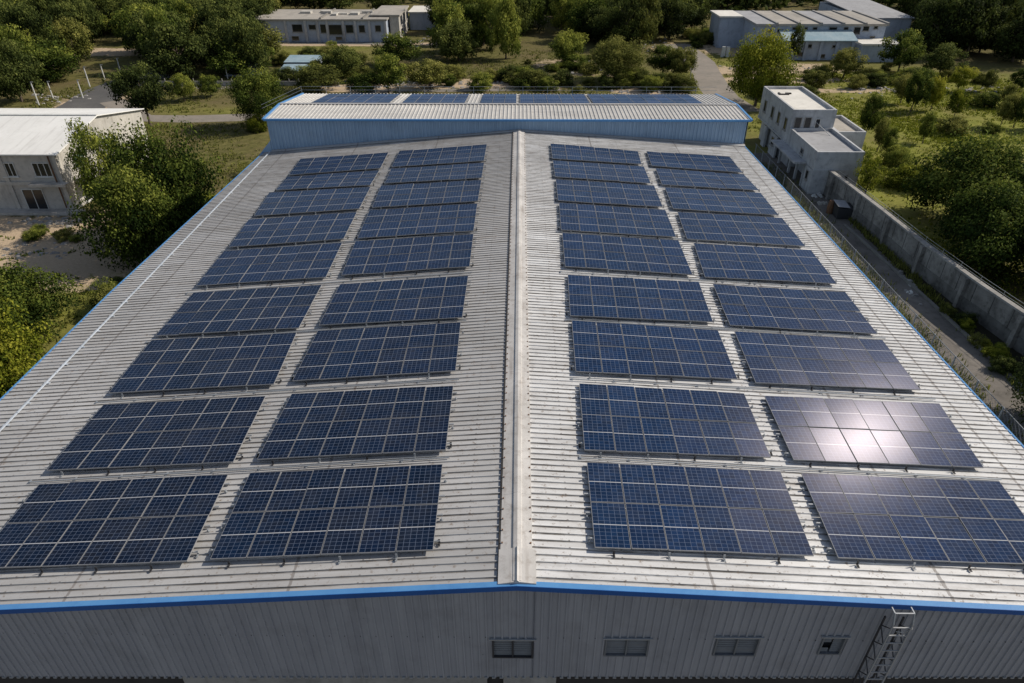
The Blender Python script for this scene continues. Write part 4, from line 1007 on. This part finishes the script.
# named trees
T_ = [
 (116, 212, 121, 52, 'mid', 'open-crowned tree with several thin stems beside the left building', dict(crown=CRB[2], trunk=TR[4], cb=.18)),
 (175, 236, 128, 92, 'mid', 'large dense green tree standing beside the left eave of the hall', dict(crown=CRB[0], cb=.06)),
 (142, 258, 168, 84, 'mid', 'dense leafy tree in front of the large one beside the left eave', dict(crown=CRB[1], cb=.04)),
 (22, 338, 268, 84, 'mid', 'bushy green tree at the left frame edge below the sandy yard', dict(crown=CRB[1], cb=.05)),
 (6, 400, 318, 92, 'yellow', 'yellow-green leafy tree lowest at the left frame edge beside the eave', dict(crown=CRB[0], cb=.04)),
 (151, 127, 64, 46, 'dark', 'dark leaning tree between the road and the dirt path on the left', dict(crown=CR[3], cb=.32)),
 (185, 101, 74, 24, 'mid', 'small green tree above the dirt path', {}), (211, 97, 75, 20, 'mid', 'smaller round tree right of the small green one above the dirt path', {}),
 (262, 128, 70, 52, 'mid', 'dark green tree close to the left rear corner of the annex', dict(crown=CRB[1])), (318, 92, 66, 50, 'olive', 'wide olive tree just behind the left part of the annex roof', dict(crown=CR[1])),
 (364, 96, 73, 30, 'mid', 'small round tree behind the annex, left of the leafy green one', {}), (389, 93, 54, 36, 'mid', 'leafy green tree directly behind the annex left of centre', dict(crown=CR[0])),
 (430, 88, 60, 40, 'olive', 'olive tree behind the annex right of the leafy green one', {}), (345, 76, 46, 36, 'dark', 'dark tree in front of the derelict block', {}), (398, 66, 34, 42, 'mid', 'green tree covering the right corner of the derelict block', dict(crown=CR[1])),
 (566, 66, 31, 30, 'mid', 'green tree standing alone in the clearing right of centre', {}), (615, 82, 38, 48, 'olive', 'broad rounded tree behind the annex right of centre', dict(crown=CRB[0])),
 (680, 80, 47, 26, 'olive', 'thin-trunked tree left of the dusty road', dict(crown=CR[3])), (662, 76, 45, 28, 'mid', 'narrow tree left of the thin-trunked one by the dusty road', {}),
 (755, 106, 31, 54, 'yellow', 'large sunlit yellow-green tree beside the dusty road and the abandoned building', dict(crown=CRB[0], cb=.14)),
 (898, 72, 30, 36, 'mid', 'bright green tree right of the blue factory', dict(crown=CR[0])), (938, 78, 44, 34, 'dark', 'dark tree at the edge of the wood right of the bright green one', {}),
 (862, 203, 152, 30, 'yellow', 'small yellow-green tree leaning over the boundary wall', dict(crown=CR[4], cb=.25)),
 (968, 224, 136, 100, 'mid', 'big dark-leaved tree at the right frame edge beyond the boundary wall', dict(crown=CRB[0], cb=.08)),
 (984, 270, 186, 98, 'mid', 'large dense tree in front of the other big one beyond the boundary wall', dict(crown=CRB[1], cb=.08)),
 (1056, 290, 205, 90, 'dark', 'dark big tree cut off by the right frame edge', dict(crown=CRB[0], cb=.08)),
 (1046, 420, 345, 70, 'dark', 'dark shrubby tree in the ditch at the right frame edge near the eave', dict(crown=CRB[1], cb=.03)),
 (843, 78, 48, 30, 'olive', 'pale scrubby tree in front of the blue factory', {}), (793, 62, 24, 12, 'dark', 'thin tree growing against the front of the blue factory', {}),
]
for u, vb, vt, w, k, lab, kw in T_: ptree(u, vb, vt, w, k, lab, **kw)
MT = [(910, 113, 69, 30, 'yellow?'), (930, 111, 77, 24, 0), (957, 92, 66, 26, 0), (953, 119, 88, 24, 0), (922, 144, 111, 22, 0), (864, 139, 93, 28, 0), (877, 152, 118, 20, 0), (884, 160, 126, 18, 0), (1000, 127, 93, 24, 0), (1013, 128, 96, 22, 0), (985, 92, 70, 20, 0), (1016, 92, 68, 24, 0), (1045, 130, 92, 30, 0), (900, 104, 74, 26, 0), (1005, 108, 84, 18, 0)]
MD = ['tallest young tree in the left part of the meadow, nearest the blue factory', 'round young tree just right of the tallest one in the meadow', 'bright green young tree at the far side of the meadow', 'young tree standing below the bright green one in the meadow', 'dark young tree alone in the middle of the meadow', 'young tree in the meadow beside the abandoned building roof', 'thin sapling in front of the side wing of the abandoned building', 'thinner sapling right of the side wing, lowest of the meadow trees',
      'left tree of the pair with a long shadow at the right of the meadow', 'right tree of the pair with a long shadow at the right of the meadow', 'small round tree at the far edge of the meadow near the wood', 'far meadow tree close to the right frame edge', 'meadow tree cut by the right frame edge', 'leafy tree close behind the tallest young tree of the meadow', 'little tree behind the pair with the long shadow']
for (u, vb, vt, w, _), lab in zip(MT, MD):
    ptree(u, vb, vt, w*.70, 'yellow' if 'bright' in lab or 'round young' in lab else random.choice(['mid', 'mid', 'olive']), lab, crown=random.choice(CR), cb=.25)

def inpoly(x, y, P):
    c = False; n = len(P); j = n-1
    for i in range(n):
        if (P[i][1] > y) != (P[j][1] > y) and x < (P[j][0]-P[i][0])*(y-P[i][1])/(P[j][1]-P[i][1])+P[i][0]: c = not c
        j = i
    return c
def topx(x, y, z=0):
    d = Vector((x, y, z))-EYE; k = d.dot(fw); return 512+F*d.dot(rt)/k, 341.5-F*d.dot(up)/k
WOODS = [
 ([(-60, -5), (-60, 100), (20, 104), (44, 98), (62, 84), (78, 66), (84, 56), (84, 44), (140, 42), (150, 70), (178, 82), (250, 84), (262, 66), (262, 44), (268, 38), (270, -5)], 6.9, 'broadleaf tree of the dense wood at the top left', 'trees of the wood at the top left', (.45, .85, 1), 1.0),
 ([(270, -5), (270, 12), (430, 12), (430, -5)], 9.0, 'tree in the row of dark trees behind the derelict block', 'trees behind the derelict block', (.8, .95, 1), .9),
 ([(440, -5), (440, 40), (446, 60), (470, 66), (520, 60), (536, 40), (540, 30), (520, 10), (520, -5)], 6.6, 'tall dark tree of the group left of the centre clearing', 'trees left of the centre clearing', (.7, .95, 1), 1.15),
 ([(556, -5), (552, 30), (590, 48), (640, 52), (690, 40), (700, 14), (712, 5), (712, -5)], 6.6, 'tall dark tree of the wood right of the centre clearing', 'trees right of the centre clearing', (.7, .95, 1), 1.1),
 ([(700, -6), (700, 6), (910, 4), (910, -6)], 9.0, 'tree of the dark wood behind the blue factory', 'trees behind the blue factory', (.9, .95, 1), .9),
 ([(912, -5), (908, 30), (925, 56), (960, 66), (1075, 68), (1100, -5)], 7.5, 'large dark tree of the wood at the top right', 'trees of the wood at the top right', (.9, .97, 1), 1.25),
]
nt = 0
for poly, sp, lab, grp, (pd, pm, po), hs in WOODS:
    y = 90.0
    while y < 214:
        x = -190.0
        while x < 190:
            xx, yy = x+random.uniform(-.42, .42)*sp, y+random.uniform(-.42, .42)*sp
            u, v = topx(xx, yy)
            if inpoly(u, v, poly) and -50 < u < 1074:
                r = random.random(); k = 'dark' if r < pd else 'mid' if r < pm else 'olive'
                h = random.uniform(5.5, 11)*hs
                tree(Vector((xx, yy, 0)), h, random.uniform(6.2, 11.5)*(sp/7.4), k, lab, grp, cb=.12); nt += 1
            x += sp
        y += sp
print('wood trees', nt)
# far-off wood that reads as one mass
V = []; T = []; g = np.random.default_rng(5)
for k in range(620):
    x = g.uniform(-260, 260); yy = g.uniform(202 if x > 30 else 216, 330)
    if -52 < x < -20 and yy < 222: continue
    h = g.uniform(7, 12); n = 260; d = g.normal(size=(n, 3)); d /= np.linalg.norm(d, axis=1)[:, None]; d[:, 2] = np.abs(d[:, 2])*.9+.05*g.normal(size=n)
    P = d*np.array([6.5, 6.5, h*.9])*np.clip(g.normal(.9, .13, n), .3, 1.2)[:, None]+np.array([x, yy, .6])
    a = g.normal(size=(n, 3)); a /= np.linalg.norm(a, axis=1)[:, None]; b = np.cross(a, g.normal(size=(n, 3))); b /= np.linalg.norm(b, axis=1)[:, None]
    V.append(np.stack([P-a*.8, P+b*.6, P+a*.8, P-b*.6], 1).reshape(-1, 3)); T.append(np.repeat(np.clip(.35+.08*g.normal()+.2*d[:, 2]+.08*g.normal(size=n), 0, 1), 4))  # tone lightens upwards, painting in the lit crown tops
V = np.concatenate(V); T = np.concatenate(T)
me = quick_mesh('distant_wood', V, np.arange(len(V)).reshape(-1, 4), [MAT['leaf_dark']])
at = me.attributes.new('tone', 'FLOAT', 'POINT'); at.data.foreach_set('value', T.astype(np.float32))
o = bpy.data.objects.new('distant_wood', me); COL.objects.link(o); struct(o, 'stuff'); tag(o, 'far-off dark wood closing the top edge of the view', 'wood')

# shrubs in the rough ground
SH = [(285, 62, 60, 22, 26, 5, 'scrub between the teal sheds and the derelict block'), (340, 70, 70, 14, 18, 5, 'scrub in front of the derelict block'), (480, 84, 60, 7, 18, 8, 'scrub directly behind the annex, left of centre'), (610, 87, 95, 5, 26, 8, 'scrub directly behind the annex, right of centre'),
      (560, 70, 36, 12, 12, 5, 'scrub of the centre clearing'), (850, 80, 80, 9, 12, 8, 'scrub between the blue factory and the meadow'), (960, 82, 70, 4, 6, 5, 'scrub at the far side of the meadow'), (745, 66, 36, 14, 16, 5, 'scrub beside the far road'),
      (715, 40, 26, 10, 14, 4, 'scrub left of the blue factory'), (235, 112, 40, 10, 10, 4, 'scrub beside the dirt path'), (245, 150, 24, 26, 4, 4, 'scrub between the big left tree and the annex'), (205, 222, 6, 12, 5, 2, 'scrub at the foot of the left eave'), (112, 306, 18, 18, 4, 3, 'scrub below the sandy yard'),
      (70, 102, 26, 5, 7, 4, 'scrub on the road verge at the left'), (60, 238, 45, 4, 4, 3, 'low weeds across the sandy yard'), (905, 190, 34, 34, 4, 7, 'weedy bushes beyond the boundary wall'), (876, 186, 16, 12, 4, 3, 'bushes beside the yellow-green tree at the wall'), (990, 118, 60, 20, 4, 3, 'low bushes scattered in the meadow'), (975, 350, 30, 40, 30, 4, 'weeds in the ditch below the boundary wall'), (785, 98, 20, 6, 6, 3, 'bushes behind the abandoned building')]
for cu, cv, du, dv, n, _, lab in SH:
    for k in range(n):
        u = cu+random.uniform(-du, du); v = cv+random.uniform(-dv, dv)
        if v < 14: continue
        if 684 < u < 742 and v > 50: continue
        if 60 < u < 262 and 72 < v < 128: continue
        P = zp(u, v)
        if -21 < P.x < 19 and P.y < 66: continue
        if rx-.8 < P.x < rx+9 and 66 < P.y < 92: continue
        if abs(P.x-wx(P.y)) < 1.0 and P.y < 71: continue
        sm = 'weeds' in lab
        if 'ditch' in lab and not 32.6 < P.x < 34.6: continue
        h = random.uniform(.5, 1.0) if sm else random.uniform(.8, 2.4)
        if P.y > 95: h *= 1.15
        shrub(P, h, h*random.uniform(1.1, 1.9), random.choice(['mid', 'olive', 'mid', 'yellow', 'dark'] if P.y < 100 else ['mid', 'olive', 'dark']), 'bushy plant in the '+lab, lab)
# grass tufts
def tufts(name, n, gen, label, h0, h1, wdt, mat, seed):
    g = np.random.default_rng(seed); C = gen(g, n); n = len(C); V = []; T = []
    for b in range(4):
        a = g.uniform(0, 6.28, n); L = g.uniform(h0, h1, n); le = g.uniform(.1, .7, n)*L; w = g.uniform(.5, 1, n)*wdt
        ox = C[:, 0]+g.normal(size=n)*.15; oy = C[:, 1]+g.normal(size=n)*.15; ca_, sa = np.cos(a), np.sin(a)
        p0 = np.stack([ox-sa*w, oy+ca_*w, np.zeros(n)], 1); p1 = np.stack([ox+sa*w, oy-ca_*w, np.zeros(n)], 1)
        p2 = np.stack([ox+ca_*le+sa*w*.4, oy+sa*le-ca_*w*.4, L], 1); p3 = np.stack([ox+ca_*le-sa*w*.4, oy+sa*le+ca_*w*.4, L], 1)
        V.append(np.stack([p0, p1, p2, p3], 1).reshape(-1, 3)); t = np.clip(.55+.16*g.normal(size=n), 0, 1); T.append(np.stack([t*.7, t*.7, t, t], 1).ravel())
    V = np.concatenate(V); T = np.concatenate(T)
    me = quick_mesh(name, V, np.arange(len(V)).reshape(-1, 4), [MAT[mat]])
    at = me.attributes.new('tone', 'FLOAT', 'POINT'); at.data.foreach_set('value', T.astype(np.float32))
    o = bpy.data.objects.new(name, me); COL.objects.link(o); struct(o, 'stuff'); tag(o, label, 'grass')
ROADS = [(zp(a, b).x+t*(zp(c, d).x-zp(a, b).x), zp(a, b).y+t*(zp(c, d).y-zp(a, b).y)) for (a, b), (c, d) in (((745, 112), (722, 97)), ((722, 97), (712, 84)), ((712, 84), (706, 72)), ((706, 72), (692, 54)), ((60, 118), (88, 104)), ((88, 104), (122, 84)), ((122, 84), (165, 74)), ((112, 101), (140, 118)), ((140, 118), (190, 119)), ((190, 119), (255, 117)), ((255, 117), (300, 112))) for t in (0, .15, .3, .45, .6, .75, .9)]
def offroad(c, r=3.0):
    k = np.ones(len(c), bool)
    for x, y in ROADS: k &= (c[:, 0]-x)**2+(c[:, 1]-y)**2 > r*r
    return k
def region(boxes, dirtlim=.55):
    def gen(g, n):
        out = []
        for (x0, x1, y0, y1, wgt) in boxes:
            k = int(n*wgt); c = np.stack([g.uniform(x0, x1, k), g.uniform(y0, y1, k)], 1)
            keep = np.sin(c[:, 0]*.31+c[:, 1]*.17)+np.sin(c[:, 0]*.09-c[:, 1]*.27)+g.normal(size=k)*.8 > -.5
            D = np.zeros(k)
            for cx, cy, rx_, ry_, s in DIRT: D = np.maximum(D, s*np.clip(1.35-.75*np.sqrt(((c[:, 0]-cx)/rx_)**2+((c[:, 1]-cy)/ry_)**2), 0, 1))
            out.append(c[keep & (D < dirtlim) & offroad(c)])
        return np.concatenate(out)
    return gen
tufts('meadow_grass', 26000, region([(35.5, 60, 40, 100, .35), (42, 110, 88, 130, .65)]), 'tall green grass and weeds of the meadow beyond the boundary wall', .08, .26, .09, 'leaf_yellow', 3)
tufts('rough_grass', 26000, region([(-75, -23, 66, 128, .45), (-30, 44, 93, 150, .4), (-36, -22, 28, 66, .15)], .5), 'rough olive grass between the trees and paths behind the hall', .08, .3, .09, 'leaf_olive', 4)
tufts('alley_weeds', 5200, lambda g, n: np.concatenate([np.stack([FX+g.normal(.5, .8, n//2), g.uniform(26, 80, n//2)], 1), np.stack([g.uniform(32.5, 33.4, n//6), g.uniform(20, 64, n//6)], 1)]), 'dry weeds along the wire fence and kerb of the alley', .1, .45, .05, 'leaf_olive', 8)
tufts('yard_weeds', 2600, lambda g, n: (lambda c: c[(np.sin(c[:, 1]*1.3+np.sin(c[:, 0]*.35)*1.6) > .75) & (c[:, 1] < 62)])(np.stack([g.uniform(-62, -26, n), g.uniform(38, 66, n)], 1)), 'patchy low weeds across the sandy yard on the left', .08, .25, .12, 'leaf_mid', 9)
# loose rubble among the scrub: nobody could count it
m = MB()
for cu, cv, du, dv, n in ((385, 84, 30, 6, 60), (470, 84, 40, 4, 60), (650, 90, 50, 4, 40), (870, 90, 50, 6, 60), (975, 90, 30, 4, 30), (660, 40, 20, 14, 40), (420, 42, 20, 5, 30), (60, 222, 50, 4, 50), (40, 250, 40, 8, 40), (770, 66, 30, 4, 30), (60, 98, 20, 5, 30), (910, 292, 18, 24, 26), (590, 72, 40, 8, 30)):
    for k in range(n):
        P = zp(random.gauss(cu, du*.6), random.gauss(cv, dv*.6)); s = random.uniform(.08, .28) if P.y < 75 else random.uniform(.1, .36)
        if -21 < P.x < 31 and P.y < 64: continue
        if abs(P.x-wx(P.y)) < .6 and P.y < 71: continue
        if not offroad(np.array([[P.x, P.y]]), 3.4)[0] and P.x > 0: continue
        a, b, hh_ = s*random.uniform(.6, 1.5), s*random.uniform(.6, 1.5), s*random.uniform(.3, .8)
        m.hexa([(P.x-a, P.y-b, 0), (P.x+a, P.y-b*.7, 0), (P.x+a*.8, P.y+b, 0), (P.x-a*.9, P.y+b*.8, 0)], [(P.x-a*.6, P.y-b*.7, hh_), (P.x+a*.7, P.y-b*.5, hh_*.8), (P.x+a*.5, P.y+b*.6, hh_), (P.x-a*.6, P.y+b*.5, hh_*1.1)])
o = m.build('rubble_scatter', MAT['conc']); struct(o, 'stuff'); tag(o, 'pale broken rubble strewn over the rough ground', 'rubble')
